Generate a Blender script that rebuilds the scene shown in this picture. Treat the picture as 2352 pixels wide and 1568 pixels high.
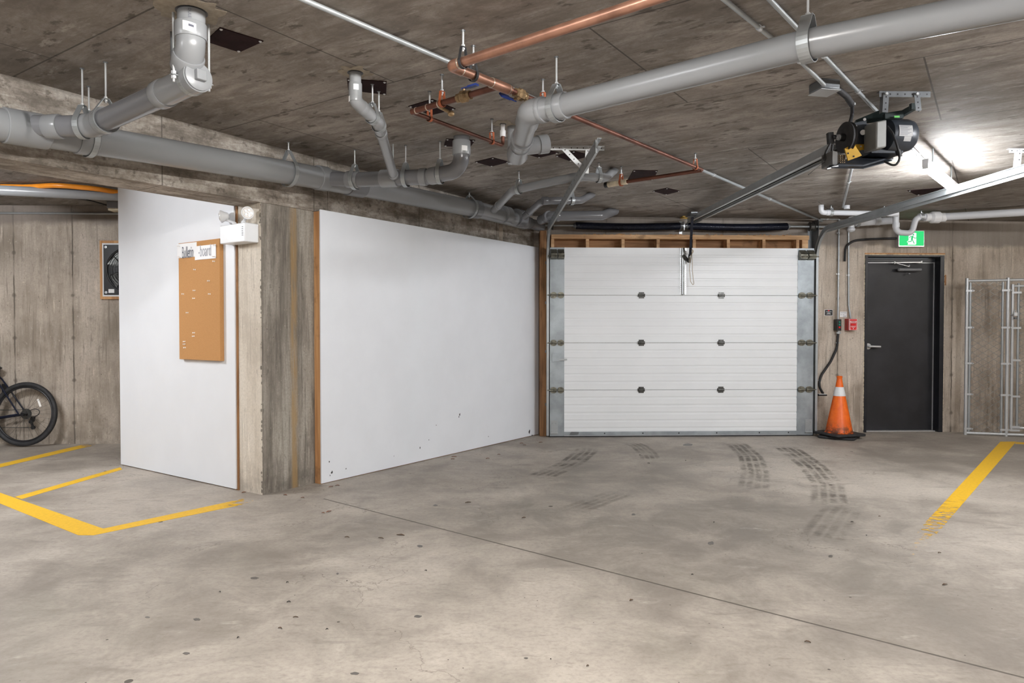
import bpy, bmesh, math, random
from mathutils import Vector, Matrix
V = Vector
R = math.radians
C = bpy.context.scene.collection
for o in list(bpy.data.objects): bpy.data.objects.remove(o)
random.seed(7)

# ------------------------------------------------------------------ camera
FPX, W_, H_, CAMH, HOR = 1620.0, 2352, 1568, 1.23, 753.0
PITCH = math.atan((784 - HOR) / FPX)
cam_data = bpy.data.cameras.new('camera')
cam = bpy.data.objects.new('camera', cam_data); C.objects.link(cam)
cam_data.sensor_width = 36.0; cam_data.lens = FPX / W_ * 36.0
cam_data.clip_start = 0.02; cam_data.clip_end = 100
cam.location = (0, 0, CAMH); cam.rotation_euler = (math.pi/2 - PITCH, 0, 0)
bpy.context.scene.camera = cam

# ------------------------------------------------------------------ world, exposure
sc = bpy.context.scene
sc.view_settings.view_transform = 'Standard'; sc.view_settings.look = 'None'
sc.view_settings.gamma = 1.0; sc.view_settings.use_curve_mapping = False
sc.view_settings.exposure = 0.0
wd = bpy.data.worlds.new('world'); sc.world = wd; wd.use_nodes = True
wd.node_tree.nodes['Background'].inputs[0].default_value = (0.9, 0.95, 1, 1)
wd.node_tree.nodes['Background'].inputs[1].default_value = 0.25
LAMP_K = 7.3

# ------------------------------------------------------------------ frames of the place
RC = Matrix.Rotation(math.pi/2 - PITCH, 3, 'X')
def ray(px, py): return RC @ V(((px - 1176) / FPX, (784 - py) / FPX, -1.0))
CP = V((0, 0, CAMH))
def on(px, py, p0, n):
    d = ray(px, py); return CP + d * ((V(p0) - CP).dot(V(n)) / d.dot(V(n)))
A = V((-1.84, 5.175, 0)); D = V((0.57, 0.8216, 0)).normalized(); N = V((0.8216, -0.57, 0)).normalized()
O = V((0.40, 8.17, 0)); U = V((math.cos(R(1.9)), math.sin(R(1.9)), 0)); M = V((math.sin(R(1.9)), -math.cos(R(1.9)), 0))
Z = V((0, 0, 1))
def CZ(x, y): return 2.65 - 0.014*y - 0.006*(x + 1.8)
CN = V((0.006, 0.014, 1)).normalized()
def BP(t, d, z): return A + D*t + N*d + Z*z          # along the beam, off its face, up
def WP(s, d, z): return O + U*s + M*d + Z*z          # along the garage wall
def LP(l, d, z): return A - N*l - D*d + Z*z          # along the notice partition
def pF(px, py, z=0.0): return on(px, py, (0, 0, z), (0, 0, 1))
def pC(px, py, dz=0.0): return on(px, py, V((0, 0, CZ(0, 0) - dz)), CN)
def pB(px, py, d=0.0): return on(px, py, A + N*d, N)
def pW(px, py, d=0.0): return on(px, py, O + M*d, M)
def pL(px, py, d=0.0): return on(px, py, A - D*d, D)
def pY(px, py, y): return on(px, py, (0, y, 0), (0, 1, 0))
def wS(px, d=0.0): return (pW(px, 784, d) - O).dot(U)
def wZ(py, px=1500, d=0.0): return pW(px, py, d).z

# ------------------------------------------------------------------ builders
ORG = {}
def fillet(pts, r, n=6):
    pts = [V(p) for p in pts]
    if r <= 0 or len(pts) < 3: return pts
    out = [pts[0]]
    for i in range(1, len(pts) - 1):
        a, b, c = pts[i-1], pts[i], pts[i+1]
        d1 = (a - b); d2 = (c - b); l1 = d1.length; l2 = d2.length
        if l1 < 1e-6 or l2 < 1e-6: continue
        d1 /= l1; d2 /= l2
        ang = d1.angle(d2)
        if ang > 3.10: out.append(b); continue
        t = min(r / math.tan(ang/2), l1*0.49, l2*0.49)
        p, q = b + d1*t, b + d2*t
        for k in range(n + 1):
            u = k / n
            out.append(p*(1-u)**2 + b*2*u*(1-u) + q*u*u)
    out.append(pts[-1]); return out

class MB:
    def __init__(s): s.bm = bmesh.new()
    def hexa(s, fn, a0, a1, b0, b1, c0, c1):
        vs = [s.bm.verts.new(fn(a, b, c)) for a in (a0, a1) for b in (b0, b1) for c in (c0, c1)]
        for f in ((0,1,3,2),(4,6,7,5),(0,4,5,1),(2,3,7,6),(0,2,6,4),(1,5,7,3)):
            s.bm.faces.new([vs[i] for i in f])
        return s
    def box(s, c, sx, sy, sz, ax=None):
        c = V(c); x, y, z = ax if ax else (V((1,0,0)), V((0,1,0)), Z)
        return s.hexa(lambda a, b, k: c + x*a + y*b + z*k, -sx/2, sx/2, -sy/2, sy/2, -sz/2, sz/2)
    def bar(s, p, q, w, h, up=Z):
        p, q = V(p), V(q); x = (q - p).normalized(); y = V(up).cross(x)
        if y.length < 1e-4: y = V((1,0,0)).cross(x)
        y.normalize(); z = x.cross(y)
        return s.hexa(lambda a, b, k: p + (q-p)*a + y*b + z*k, 0, 1, -w/2, w/2, -h/2, h/2)
    def sweep(s, prof, pts, up=Z, closed=True, cap=True):
        pts = [V(p) for p in pts]; rings = []
        t = (pts[1] - pts[0]).normalized(); y = V(up) - t*V(up).dot(t)
        if y.length < 1e-3: y = V((1,0.1,0)) - t*V((1,0.1,0)).dot(t)
        y.normalize()
        for i, p in enumerate(pts):
            if i == 0: tt = (pts[1]-pts[0])
            elif i == len(pts)-1: tt = (pts[-1]-pts[-2])
            else: tt = (pts[i+1]-p).normalized() + (p-pts[i-1]).normalized()
            if tt.length < 1e-9: tt = t
            tt.normalize(); y = y - tt*y.dot(tt); y.normalize(); x = y.cross(tt)
            rings.append([s.bm.verts.new(p + x*a + y*b) for a, b in prof]); t = tt
        n = len(prof)
        for i in range(len(rings)-1):
            for k in range(n if closed else n-1):
                s.bm.faces.new((rings[i][k], rings[i][(k+1)%n], rings[i+1][(k+1)%n], rings[i+1][k]))
        if cap and closed:
            s.bm.faces.new(rings[0][::-1]); s.bm.faces.new(rings[-1])
        return s
    def tube(s, pts, r, fr=0.0, seg=14, cap=True, n=6):
        pts = fillet(pts, fr, n); q = [pts[0]]
        for p in pts[1:]:
            if (p - q[-1]).length > 1e-5: q.append(p)
        return s.sweep([(r*math.cos(2*math.pi*k/seg), r*math.sin(2*math.pi*k/seg)) for k in range(seg)], q, cap=cap)
    def lathe(s, p, axis, prof, seg=20):
        p = V(p); ax = V(axis).normalized(); x = ax.orthogonal().normalized(); y = ax.cross(x); prev = None
        for t, r in prof:
            ring = [s.bm.verts.new(p + ax*t + (x*math.cos(2*math.pi*k/seg) + y*math.sin(2*math.pi*k/seg))*max(r, 1e-5)) for k in range(seg)]
            if prev:
                for k in range(seg): s.bm.faces.new((prev[k], prev[(k+1)%seg], ring[(k+1)%seg], ring[k]))
            else: s.bm.faces.new(ring[::-1])
            prev = ring
        s.bm.faces.new(prev); return s
    def cyl(s, p, q, r, r2=None, seg=16):
        p, q = V(p), V(q); L = (q-p).length
        return s.lathe(p, q-p, [(0, r), (L, r if r2 is None else r2)], seg)
    def sph(s, c, r, seg=12, sq=(1,1,1)):
        m = Matrix.Translation(V(c)) @ Matrix.Diagonal((r*sq[0], r*sq[1], r*sq[2], 1))
        bmesh.ops.create_uvsphere(s.bm, u_segments=seg, v_segments=max(6, seg//2), radius=1, matrix=m); return s
    def prism(s, poly, off):
        off = V(off); a = [s.bm.verts.new(V(p)) for p in poly]; b = [s.bm.verts.new(V(p)+off) for p in poly]; n = len(a)
        s.bm.faces.new(a[::-1]); s.bm.faces.new(b)
        for k in range(n): s.bm.faces.new((a[k], a[(k+1)%n], b[(k+1)%n], b[k]))
        return s
    def torus(s, c, axis, R_, r, seg=40, ts=12, a0=0, a1=2*math.pi, squash=1.0):
        c = V(c); ax = V(axis).normalized(); x = ax.orthogonal().normalized(); y = ax.cross(x)
        full = abs(a1-a0-2*math.pi) < 1e-6; rings = []
        for i in range(seg if full else seg+1):
            a = a0 + (a1-a0)*i/seg; d = x*math.cos(a) + y*math.sin(a)
            rings.append([s.bm.verts.new(c + d*(R_ + r*math.cos(2*math.pi*k/ts)*squash) + ax*r*math.sin(2*math.pi*k/ts)) for k in range(ts)])
        m = len(rings)
        for i in range(m if full else m-1):
            a, b = rings[i], rings[(i+1)%m]
            for k in range(ts): s.bm.faces.new((a[k], a[(k+1)%ts], b[(k+1)%ts], b[k]))
        return s
    def text(s, body, fn, size, depth=0.0008, align='CENTER'):
        cu = bpy.data.curves.new('t', 'FONT'); cu.body = body; cu.size = size; cu.align_x = align; cu.align_y = 'CENTER'
        ob = bpy.data.objects.new('t', cu); C.objects.link(ob)
        me = bpy.data.meshes.new_from_object(ob)
        vs = [s.bm.verts.new(fn(v.co.x, v.co.y)) for v in me.vertices]
        for p in me.polygons:
            try: s.bm.faces.new([vs[i] for i in p.vertices])
            except ValueError: pass
        bpy.data.objects.remove(ob); bpy.data.curves.remove(cu); bpy.data.meshes.remove(me); return s
    def build(s, name, mat, parent=None, bevel=0.0, flat=False, org=None):
        bm = s.bm
        bmesh.ops.recalc_face_normals(bm, faces=bm.faces)
        for f in bm.faces: f.smooth = not flat
        if not flat:
            for e in bm.edges:
                if len(e.link_faces) == 2 and e.calc_face_angle(0) > R(32): e.smooth = False
        me = bpy.data.meshes.new(name); bm.to_mesh(me); bm.free()
        o = bpy.data.objects.new(name, me); C.objects.link(o)
        if parent is not None: og = ORG[parent.name]; o.parent = parent
        else:
            if org is None:
                lo = V([min(v.co[i] for v in me.vertices) for i in range(3)]); hi = V([max(v.co[i] for v in me.vertices) for i in range(3)])
                og = V(((lo.x+hi.x)/2, (lo.y+hi.y)/2, lo.z))
            else: og = V(org)
            o.location = og
        me.transform(Matrix.Translation(-og)); ORG[o.name] = og
        me.materials.append(mat)
        if bevel > 0:
            b = o.modifiers.new('bevel', 'BEVEL'); b.width = bevel; b.segments = 2; b.limit_method = 'ANGLE'; b.angle_limit = R(40)
        return o
def tag(o, label, cat, group=None, kind=None):
    o['label'] = label; o['category'] = cat
    if group: o['group'] = group
    if kind: o['kind'] = kind
    return o
def thing(name, label, cat, loc, group=None):
    o = bpy.data.objects.new(name, None); C.objects.link(o); o.location = V(loc); o.empty_display_size = 0.1
    ORG[o.name] = V(loc); return tag(o, label, cat, group)
def dup(root, loc, label, group=None, rotz=None):
    r = root.copy(); C.objects.link(r); r.location = V(loc); r['label'] = label
    if rotz is not None: r.rotation_euler = (0, 0, rotz)
    if group: r['group'] = group
    for ch in list(root.children):
        c = ch.copy(); C.objects.link(c); c.parent = r
        for g in list(ch.children):
            d = g.copy(); C.objects.link(d); d.parent = c
    return r

# ------------------------------------------------------------------ materials
class NT:
    def __init__(s, name):
        s.m = bpy.data.materials.new(name); s.m.use_nodes = True; s.t = s.m.node_tree
        s.b = s.t.nodes['Principled BSDF']; s.out = s.t.nodes['Material Output']
    def n(s, typ, **kw):
        x = s.t.nodes.new(typ)
        for k, v in kw.items(): setattr(x, k, v)
        return x
    def l(s, a, b): s.t.links.new(a, b)
    def put(s, sock, v):
        if isinstance(v, bpy.types.NodeSocket): s.l(v, sock)
        else: sock.default_value = v
    def pos(s): return s.n('ShaderNodeNewGeometry').outputs['Position']
    def obj(s): return s.n('ShaderNodeTexCoord').outputs['Object']
    def map(s, v, rot=(0,0,0), scale=(1,1,1), loc=(0,0,0)):
        x = s.n('ShaderNodeMapping'); s.l(v, x.inputs[0]); x.inputs['Rotation'].default_value = rot; x.inputs['Scale'].default_value = scale; x.inputs['Location'].default_value = loc
        return x.outputs[0]
    def frame(s, p, origin, ax, ay, az=(0,0,1)):      # coordinates along the given axes
        x = s.n('ShaderNodeVectorMath', operation='SUBTRACT'); s.l(p, x.inputs[0]); x.inputs[1].default_value = origin
        outs = []
        for a in (ax, ay, az):
            d = s.n('ShaderNodeVectorMath', operation='DOT_PRODUCT'); s.l(x.outputs[0], d.inputs[0]); d.inputs[1].default_value = a; outs.append(d.outputs['Value'])
        c = s.n('ShaderNodeCombineXYZ')
        for i in range(3): s.l(outs[i], c.inputs[i])
        return c.outputs[0], outs
    def noise(s, v, scale, detail=4, rough=0.55, dist=0.0):
        x = s.n('ShaderNodeTexNoise'); s.l(v, x.inputs['Vector']); x.inputs['Scale'].default_value = scale; x.inputs['Detail'].default_value = detail
        x.inputs['Roughness'].default_value = rough; x.inputs['Distortion'].default_value = dist
        return x.outputs['Fac']
    def vor(s, v, scale, rnd=1.0):
        x = s.n('ShaderNodeTexVoronoi'); s.l(v, x.inputs['Vector']); x.inputs['Scale'].default_value = scale; x.inputs['Randomness'].default_value = rnd
        return x.outputs['Distance'], x.outputs['Color']
    def math(s, op, a, b=0.0, c=None):
        x = s.n('ShaderNodeMath', operation=op); s.put(x.inputs[0], a); s.put(x.inputs[1], b)
        if c is not None: s.put(x.inputs[2], c)
        return x.outputs[0]
    def rng(s, v, a, b, c=0.0, d=1.0):
        x = s.n('ShaderNodeMapRange'); x.interpolation_type = 'SMOOTHSTEP'; s.put(x.inputs[0], v)
        for i, k in enumerate((a, b, c, d)): x.inputs[i+1].default_value = k
        return x.outputs[0]
    def ramp(s, f, stops):
        x = s.n('ShaderNodeValToRGB'); s.put(x.inputs[0], f); e = x.color_ramp.elements
        while len(e) < len(stops): e.new(0.5)
        for i, (p, c) in enumerate(stops): e[i].position = p; e[i].color = (*c, 1)
        return x.outputs[0]
    def mix(s, f, a, b, mode='MIX'):
        x = s.n('ShaderNodeMix', data_type='RGBA', blend_type=mode); s.put(x.inputs[0], f)
        for k, v in ((6, a), (7, b)):
            if isinstance(v, tuple): v = (*v, 1) if len(v) == 3 else v
            s.put(x.inputs[k], v)
        return x.outputs[2]
    def bump(s, h, strength=0.3, dist=0.01):
        x = s.n('ShaderNodeBump'); s.put(x.inputs['Height'], h); x.inputs['Strength'].default_value = strength; x.inputs['Distance'].default_value = dist
        s.l(x.outputs[0], s.b.inputs['Normal'])
    def fin(s, col=None, rough=0.6, metal=0.0, **kw):
        if col is not None: s.put(s.b.inputs['Base Color'], (*col, 1) if isinstance(col, tuple) and len(col) == 3 else col)
        s.put(s.b.inputs['Roughness'], rough); s.put(s.b.inputs['Metallic'], metal)
        for k, v in kw.items(): s.put(s.b.inputs[k.replace('_', ' ')], v)
        return s.m
def simple(name, col, rough=0.5, metal=0.0, var=0.12, vs=9.0, bump=0.0, **kw):
    t = NT(name); v = t.obj(); n = t.noise(v, vs, 5)
    c = t.mix(t.rng(n, 0.3, 0.7), tuple(x*(1-var) for x in col), tuple(min(1, x*(1+var)) for x in col))
    r = rough if var < 0.03 else t.rng(t.noise(v, vs*2.3, 3), 0.3, 0.7, max(0.03, rough-0.03), min(1, rough+0.03))
    if bump: t.bump(t.noise(v, vs*6, 3), bump, 0.003)
    return t.fin(c, r, metal, **kw)
def emit(name, col, k):
    t = NT(name); t.put(t.b.inputs['Emission Color'], (*col, 1)); t.put(t.b.inputs['Emission Strength'], k); return t.fin((0.01, 0.01, 0.01), 0.5)

def concrete_wall(name, org, ax, nrm, c_dark, c_mid, c_light, seam=0.61, streak=0.5, pits=0.5, rust=None, band=None, holes=True, dark_top=0.0):
    t = NT(name); P = t.pos(); F, (u, w, z) = t.frame(P, org, ax, nrm)
    big = t.noise(F, 1.3, 6, 0.6)
    st = t.noise(t.map(F, scale=(8, 8, 0.9)), 1.0, 9, 0.72, 0.3)
    st2 = t.noise(t.map(F, scale=(34, 34, 1.6), loc=(3, 1, 5)), 1.0, 5, 0.6)
    f = t.math('ADD', t.math('MULTIPLY', big, 1-streak), t.math('MULTIPLY', st, streak))
    col = t.ramp(t.rng(f, 0.36, 0.64), [(0, c_dark), (0.45, c_mid), (1, c_light)])
    col = t.mix(t.rng(st2, 0.54, 0.70, 0, 0.65), col, tuple(x*0.55 for x in c_dark))
    col = t.mix(t.rng(t.noise(t.map(F, scale=(22, 22, 2.2), loc=(9, 2, 1)), 1.0, 4), 0.62, 0.72, 0, 0.5), col, tuple(min(1, x*1.35) for x in c_light))
    fine = t.noise(F, 60, 4, 0.7); col = t.mix(t.rng(fine, 0.35, 0.7, 0.0, 0.35), col, tuple(x*0.6 for x in c_mid)); col = t.mix(t.rng(t.noise(t.map(F, scale=(28, 28, 14)), 1.0, 6, 0.7), 0.56, 0.68, 0, 0.45), col, tuple(x*0.62 for x in c_dark))
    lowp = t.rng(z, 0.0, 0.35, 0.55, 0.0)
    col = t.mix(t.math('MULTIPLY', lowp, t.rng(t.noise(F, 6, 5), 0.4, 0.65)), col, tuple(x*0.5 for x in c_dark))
    col = t.mix(t.rng(t.noise(t.map(F, scale=(50, 50, 26), loc=(7, 3, 2)), 1.0, 4, 0.6), 0.63, 0.70, 0, 0.28), col, tuple(min(1, x*1.5) for x in c_light))
    h = t.math('ADD', t.math('MULTIPLY', fine, 0.3), t.math('MULTIPLY', st, 0.6))
    vd, vc = t.vor(t.map(F, scale=(1.3, 1.3, 0.8)), 24); pit = t.math('MULTIPLY', t.math('LESS_THAN', t.math('ADD', vd, t.math('MULTIPLY', t.noise(F, 70, 3), 0.25)), 0.22), t.math('GREATER_THAN', t.noise(F, 7, 4), 0.62 - 0.08*pits))
    col = t.mix(t.math('MULTIPLY', pit, 0.8), col, tuple(x*0.3 for x in c_dark)); h = t.math('SUBTRACT', h, t.math('MULTIPLY', pit, 0.8))
    if seam:
        uu = t.math('ADD', u, t.math('MULTIPLY', t.math('SUBTRACT', t.noise(t.map(F, scale=(1, 1, 3)), 2, 3), 0.5), 0.02))
        fr = t.math('FRACT', t.math('DIVIDE', uu, seam)); dist = t.math('MULTIPLY', t.math('ABSOLUTE', t.math('SUBTRACT', fr, 0.5)), seam)
        ln = t.rng(dist, 0.003, 0.011, 0.85, 0.0); halo = t.rng(dist, 0.0, 0.09, 0.22, 0.0)
        col = t.mix(t.math('MULTIPLY', halo, t.rng(st, 0.4, 0.6)), col, tuple(x*0.7 for x in c_dark))
        col = t.mix(t.math('MULTIPLY', ln, t.rng(t.noise(F, 3, 3), 0.35, 0.55, 0.3, 1)), col, tuple(x*0.35 for x in c_dark))
        h = t.math('SUBTRACT', h, t.math('MULTIPLY', ln, 1.2))
        if holes:
            zf = t.math('MULTIPLY', t.math('ABSOLUTE', t.math('SUBTRACT', t.math('FRACT', t.math('DIVIDE', z, 0.45)), 0.5)), 0.45)
            rr = t.math('SQRT', t.math('ADD', t.math('POWER', dist, 2), t.math('POWER', zf, 2)))
            rr = t.math('ADD', rr, t.math('MULTIPLY', t.math('SUBTRACT', t.noise(F, 30, 3), 0.5), 0.03))
            hl = t.rng(rr, 0.008, 0.03, 0.7, 0.0); col = t.mix(hl, col, tuple(x*0.4 for x in c_dark)); h = t.math('SUBTRACT', h, t.math('MULTIPLY', hl, 1.5))
    if rust:
        u0, w0, z0, z1, rc = rust
        d = t.math('ABSOLUTE', t.math('SUBTRACT', t.math('ADD', u, t.math('MULTIPLY', t.noise(F, 9, 3), 0.02)), u0))
        k = t.math('MULTIPLY', t.rng(d, w0*0.3, w0, 0.75, 0), t.rng(t.noise(t.map(F, scale=(30, 30, 3)), 1, 5), 0.3, 0.62, 0.15, 1))
        col = t.mix(k, col, rc)
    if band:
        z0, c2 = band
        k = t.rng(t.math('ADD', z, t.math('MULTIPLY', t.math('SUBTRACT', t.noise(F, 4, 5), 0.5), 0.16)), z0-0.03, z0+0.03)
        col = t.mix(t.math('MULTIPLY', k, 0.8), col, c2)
    t.bump(h, 0.45, 0.008)
    return t.fin(col, 0.85)

cW = dict(c_dark=(0.29, 0.24, 0.19), c_mid=(0.52, 0.445, 0.37), c_light=(0.68, 0.605, 0.52))
mat_wall_back = concrete_wall('concrete garage wall', O, U, M, seam=1.37, streak=0.5, band=(2.19, (0.25, 0.222, 0.20)), **cW)  # dark top band: stained concrete, with pipe and ceiling shadow painted in
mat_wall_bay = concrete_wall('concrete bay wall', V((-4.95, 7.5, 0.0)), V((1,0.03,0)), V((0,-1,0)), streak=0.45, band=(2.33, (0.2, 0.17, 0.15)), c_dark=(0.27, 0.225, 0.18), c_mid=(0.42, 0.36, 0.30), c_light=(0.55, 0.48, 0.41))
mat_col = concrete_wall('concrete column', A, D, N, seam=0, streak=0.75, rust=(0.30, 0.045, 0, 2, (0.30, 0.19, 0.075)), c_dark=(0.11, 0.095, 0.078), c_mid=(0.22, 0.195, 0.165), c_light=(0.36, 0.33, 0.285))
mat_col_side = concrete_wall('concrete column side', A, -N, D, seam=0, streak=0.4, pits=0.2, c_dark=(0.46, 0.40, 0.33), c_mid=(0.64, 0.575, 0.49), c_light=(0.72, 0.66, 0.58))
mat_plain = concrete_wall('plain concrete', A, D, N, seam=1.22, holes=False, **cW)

def beam_mat():
    t = NT('board formed beam concrete'); P = t.pos(); F, (u, w, z) = t.frame(P, A, D, N)
    st = t.noise(t.map(F, scale=(2.2, 9, 11)), 1.0, 8, 0.75); big = t.noise(F, 3.2, 7, 0.7); fine = t.noise(F, 55, 4, 0.7)
    c = t.ramp(t.rng(t.math('ADD', t.math('MULTIPLY', st, 0.5), t.math('MULTIPLY', big, 0.5)), 0.38, 0.62), [(0, (0.16, 0.135, 0.112)), (0.5, (0.33, 0.29, 0.25)), (1, (0.56, 0.52, 0.475))])
    c = t.mix(t.rng(t.noise(F, 14, 5, 0.7), 0.56, 0.66, 0, 0.6), c, (0.075, 0.06, 0.05))
    c = t.mix(t.rng(fine, 0.4, 0.7, 0, 0.3), c, (0.1, 0.085, 0.07))
    fr = t.math('ABSOLUTE', t.math('SUBTRACT', t.math('FRACT', t.math('DIVIDE', t.math('ADD', u, 0.13), 1.22)), 0.5)); c = t.mix(t.rng(fr, 0.0015, 0.005, 0.7, 0), c, (0.06, 0.05, 0.04))
    t.bump(t.math('ADD', st, t.math('MULTIPLY', fine, 0.4)), 0.5, 0.006); return t.fin(c, 0.85)
mat_beam = beam_mat()

def ceil_mat(name='plywood formed ceiling concrete', k=1.0):
    t = NT(name); P = t.pos(); F, (u, w, z) = t.frame(P, A, N, D)
    br = t.n('ShaderNodeTexBrick'); t.l(t.map(F, loc=(0.75, 0.35, 0)), br.inputs['Vector']); br.offset = 0.5
    br.inputs['Color1'].default_value = (0, 0, 0, 1); br.inputs['Color2'].default_value = (1, 1, 1, 1); br.inputs['Mortar'].default_value = (0.5, 0.5, 0.5, 1)
    br.inputs['Scale'].default_value = 1; br.inputs['Mortar Size'].default_value = 0.005; br.inputs['Mortar Smooth'].default_value = 0.2; br.inputs['Brick Width'].default_value = 2.44; br.inputs['Row Height'].default_value = 1.22
    Fd = t.map(F, scale=(2.0, 7.5, 1)); st = t.noise(Fd, 1.0, 8, 0.72, 0.6); big = t.noise(F, 0.9, 6, 0.62); med = t.noise(t.map(F, scale=(3.2, 5.5, 1)), 1.0, 8, 0.75, 0.5)
    f = t.math('ADD', t.math('MULTIPLY', st, 0.35), t.math('ADD', t.math('MULTIPLY', big, 0.3), t.math('MULTIPLY', med, 0.35)))
    c = t.ramp(t.rng(f, 0.39, 0.61), [(0, (0.17*k, 0.145*k, 0.122*k)), (0.5, (0.27*k, 0.24*k, 0.213*k)), (1, (0.42*k, 0.38*k, 0.345*k))])
    c = t.mix(t.rng(br.outputs['Color'], 0, 1, 0.0, 0.28), c, (0.12*k, 0.10*k, 0.085*k))
    c = t.mix(t.rng(t.noise(t.map(F, scale=(4, 14, 1), loc=(4, 4, 0)), 1.0, 7, 0.7), 0.55, 0.68, 0, 0.6), c, (0.5*k, 0.46*k, 0.42*k))
    c = t.mix(t.rng(t.noise(t.map(F, scale=(6, 13, 1), loc=(1, 7, 0)), 1.0, 6, 0.62), 0.585, 0.66, 0, 0.75), c, (0.075*k, 0.058*k, 0.046*k))
    fine = t.noise(F, 70, 4, 0.7); c = t.mix(t.rng(fine, 0.4, 0.7, 0, 0.25), c, (0.13*k, 0.11*k, 0.095*k))
    c = t.mix(t.math('MULTIPLY', br.outputs['Fac'], 0.75), c, (0.05, 0.042, 0.036))
    t.bump(t.math('SUBTRACT', t.math('ADD', st, t.math('MULTIPLY', fine, 0.3)), br.outputs['Fac']), 0.35, 0.006)
    return t.fin(c, 0.7)
mat_ceil = ceil_mat()

def floor_mat():
    t = NT('worn concrete floor'); P = t.pos(); 
    big = t.noise(P, 0.55, 6, 0.6, 0.4); med = t.noise(P, 2.4, 9, 0.72, 0.6); fine = t.noise(P, 45, 5, 0.7)
    f = t.math('ADD', t.math('MULTIPLY', big, 0.55), t.math('MULTIPLY', med, 0.45))
    c = t.ramp(t.rng(f, 0.36, 0.64), [(0, (0.23, 0.2, 0.172)), (0.5, (0.36, 0.32, 0.277)), (1, (0.48, 0.43, 0.372))])
    # soiled patches with a shape of their own where cars turn
    Pn = t.n('ShaderNodeVectorMath', operation='ADD'); t.l(P, Pn.inputs[0])
    nz = t.n('ShaderNodeTexNoise'); t.l(P, nz.inputs['Vector']); nz.inputs['Scale'].default_value = 1.3; nz.inputs['Detail'].default_value = 6; nz.inputs['Roughness'].default_value = 0.6
    sv = t.n('ShaderNodeVectorMath', operation='SUBTRACT'); t.l(nz.outputs['Color'], sv.inputs[0]); sv.inputs[1].default_value = (0.5, 0.5, 0.5)
    sm = t.n('ShaderNodeVectorMath', operation='SCALE'); t.l(sv.outputs[0], sm.inputs[0]); sm.inputs['Scale'].default_value = 1.6; t.l(sm.outputs[0], Pn.inputs[1])
    tot = 0.0
    for (px, py, rx, ry, k) in ((1060, 1112, 0.5, 0.25, 0.5), (1330, 1100, 1.0, 0.9, 0.55), (1150, 1180, 0.8, 0.45, 0.55), (1500, 1190, 1.5, 0.8, 0.6), (1880, 1190, 1.1, 0.9, 0.55), (820, 1225, 0.5, 0.3, 0.4),
                               (1750, 1300, 1.5, 0.45, 0.45), (2050, 1450, 0.8, 0.35, 0.25), (420, 1300, 0.8, 0.4, 0.22), (1300, 1260, 1.0, 0.3, 0.3)):
        c0 = pF(px, py); q = t.map(Pn.outputs[0], scale=(1/rx, 1/ry, 0), loc=(-c0.x/rx, -c0.y/ry, 0))
        ln = t.n('ShaderNodeVectorMath', operation='LENGTH'); t.l(q, ln.inputs[0])
        tot = t.math('ADD', tot, t.rng(ln.outputs['Value'], 0.3, 1.1, k, 0.0))
    c = t.mix(t.math('MINIMUM', t.math('MULTIPLY', tot, 0.72), 0.7), c, t.mix(t.rng(med, 0.4, 0.6), (0.155, 0.138, 0.12), (0.26, 0.23, 0.2)))
    c = t.mix(t.rng(t.noise(t.map(P, rot=(0, 0, 0.35), scale=(2, 9, 1)), 1.0, 6, 0.65), 0.58, 0.7, 0, 0.4), c, (0.17, 0.15, 0.13))
    c = t.mix(t.rng(t.noise(t.map(P, rot=(0, 0, -0.2), scale=(2.5, 6, 1), loc=(5, 1, 0)), 1.0, 6, 0.7), 0.6, 0.72, 0, 0.35), c, (0.6, 0.55, 0.49))
    c = t.mix(t.rng(fine, 0.42, 0.72, 0, 0.3), c, (0.16, 0.135, 0.112)); c = t.mix(t.rng(t.noise(t.map(P, rot=(0, 0, 0.3), scale=(9, 26, 1)), 1.0, 8, 0.75), 0.52, 0.7, 0, 0.45), c, (0.17, 0.145, 0.12))
    for sc_, th, cl in ((7.0, 0.045, 0.80), (17.0, 0.06, 0.75), (3.2, 0.05, 0.72)):
        vd, vc = t.vor(P, sc_); sp = t.n('ShaderNodeSeparateColor'); t.l(vc, sp.inputs[0])
        c = t.mix(t.math('MULTIPLY', t.math('MULTIPLY', t.math('LESS_THAN', vd, th), t.math('GREATER_THAN', sp.outputs[0], cl)), 0.85), c, (0.05, 0.042, 0.035))
    a, b = pF(743, 1145), pF(2352, 1556); d = (b-a).normalized(); nn = V((-d.y, d.x, 0))
    x = t.n('ShaderNodeVectorMath', operation='SUBTRACT'); t.l(P, x.inputs[0]); x.inputs[1].default_value = a
    y = t.n('ShaderNodeVectorMath', operation='DOT_PRODUCT'); t.l(x.outputs[0], y.inputs[0]); y.inputs[1].default_value = nn
    y2 = t.n('ShaderNodeVectorMath', operation='DOT_PRODUCT'); t.l(x.outputs[0], y2.inputs[0]); y2.inputs[1].default_value = d
    ds = t.math('ADD', t.math('ABSOLUTE', y.outputs['Value']), t.math('MULTIPLY', t.math('SUBTRACT', t.noise(P, 12, 3), 0.5), 0.004))
    ln = t.math('MULTIPLY', t.rng(ds, 0.003, 0.009, 0.9, 0), t.math('GREATER_THAN', y2.outputs['Value'], 0.0))
    c = t.mix(ln, c, (0.07, 0.058, 0.047))
    # hairline cracks
    vv = t.n('ShaderNodeTexVoronoi', feature='DISTANCE_TO_EDGE'); t.l(Pn.outputs[0], vv.inputs['Vector']); vv.inputs['Scale'].default_value = 0.42
    c = t.mix(t.math('MULTIPLY', t.rng(vv.outputs['Distance'], 0.0, 0.0035, 0.5, 0), t.math('GREATER_THAN', big, 0.5)), c, (0.13, 0.11, 0.09))
    t.bump(t.math('SUBTRACT', t.math('ADD', t.math('MULTIPLY', med, 0.6), t.math('MULTIPLY', fine, 0.3)), ln), 0.18, 0.006)
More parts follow.
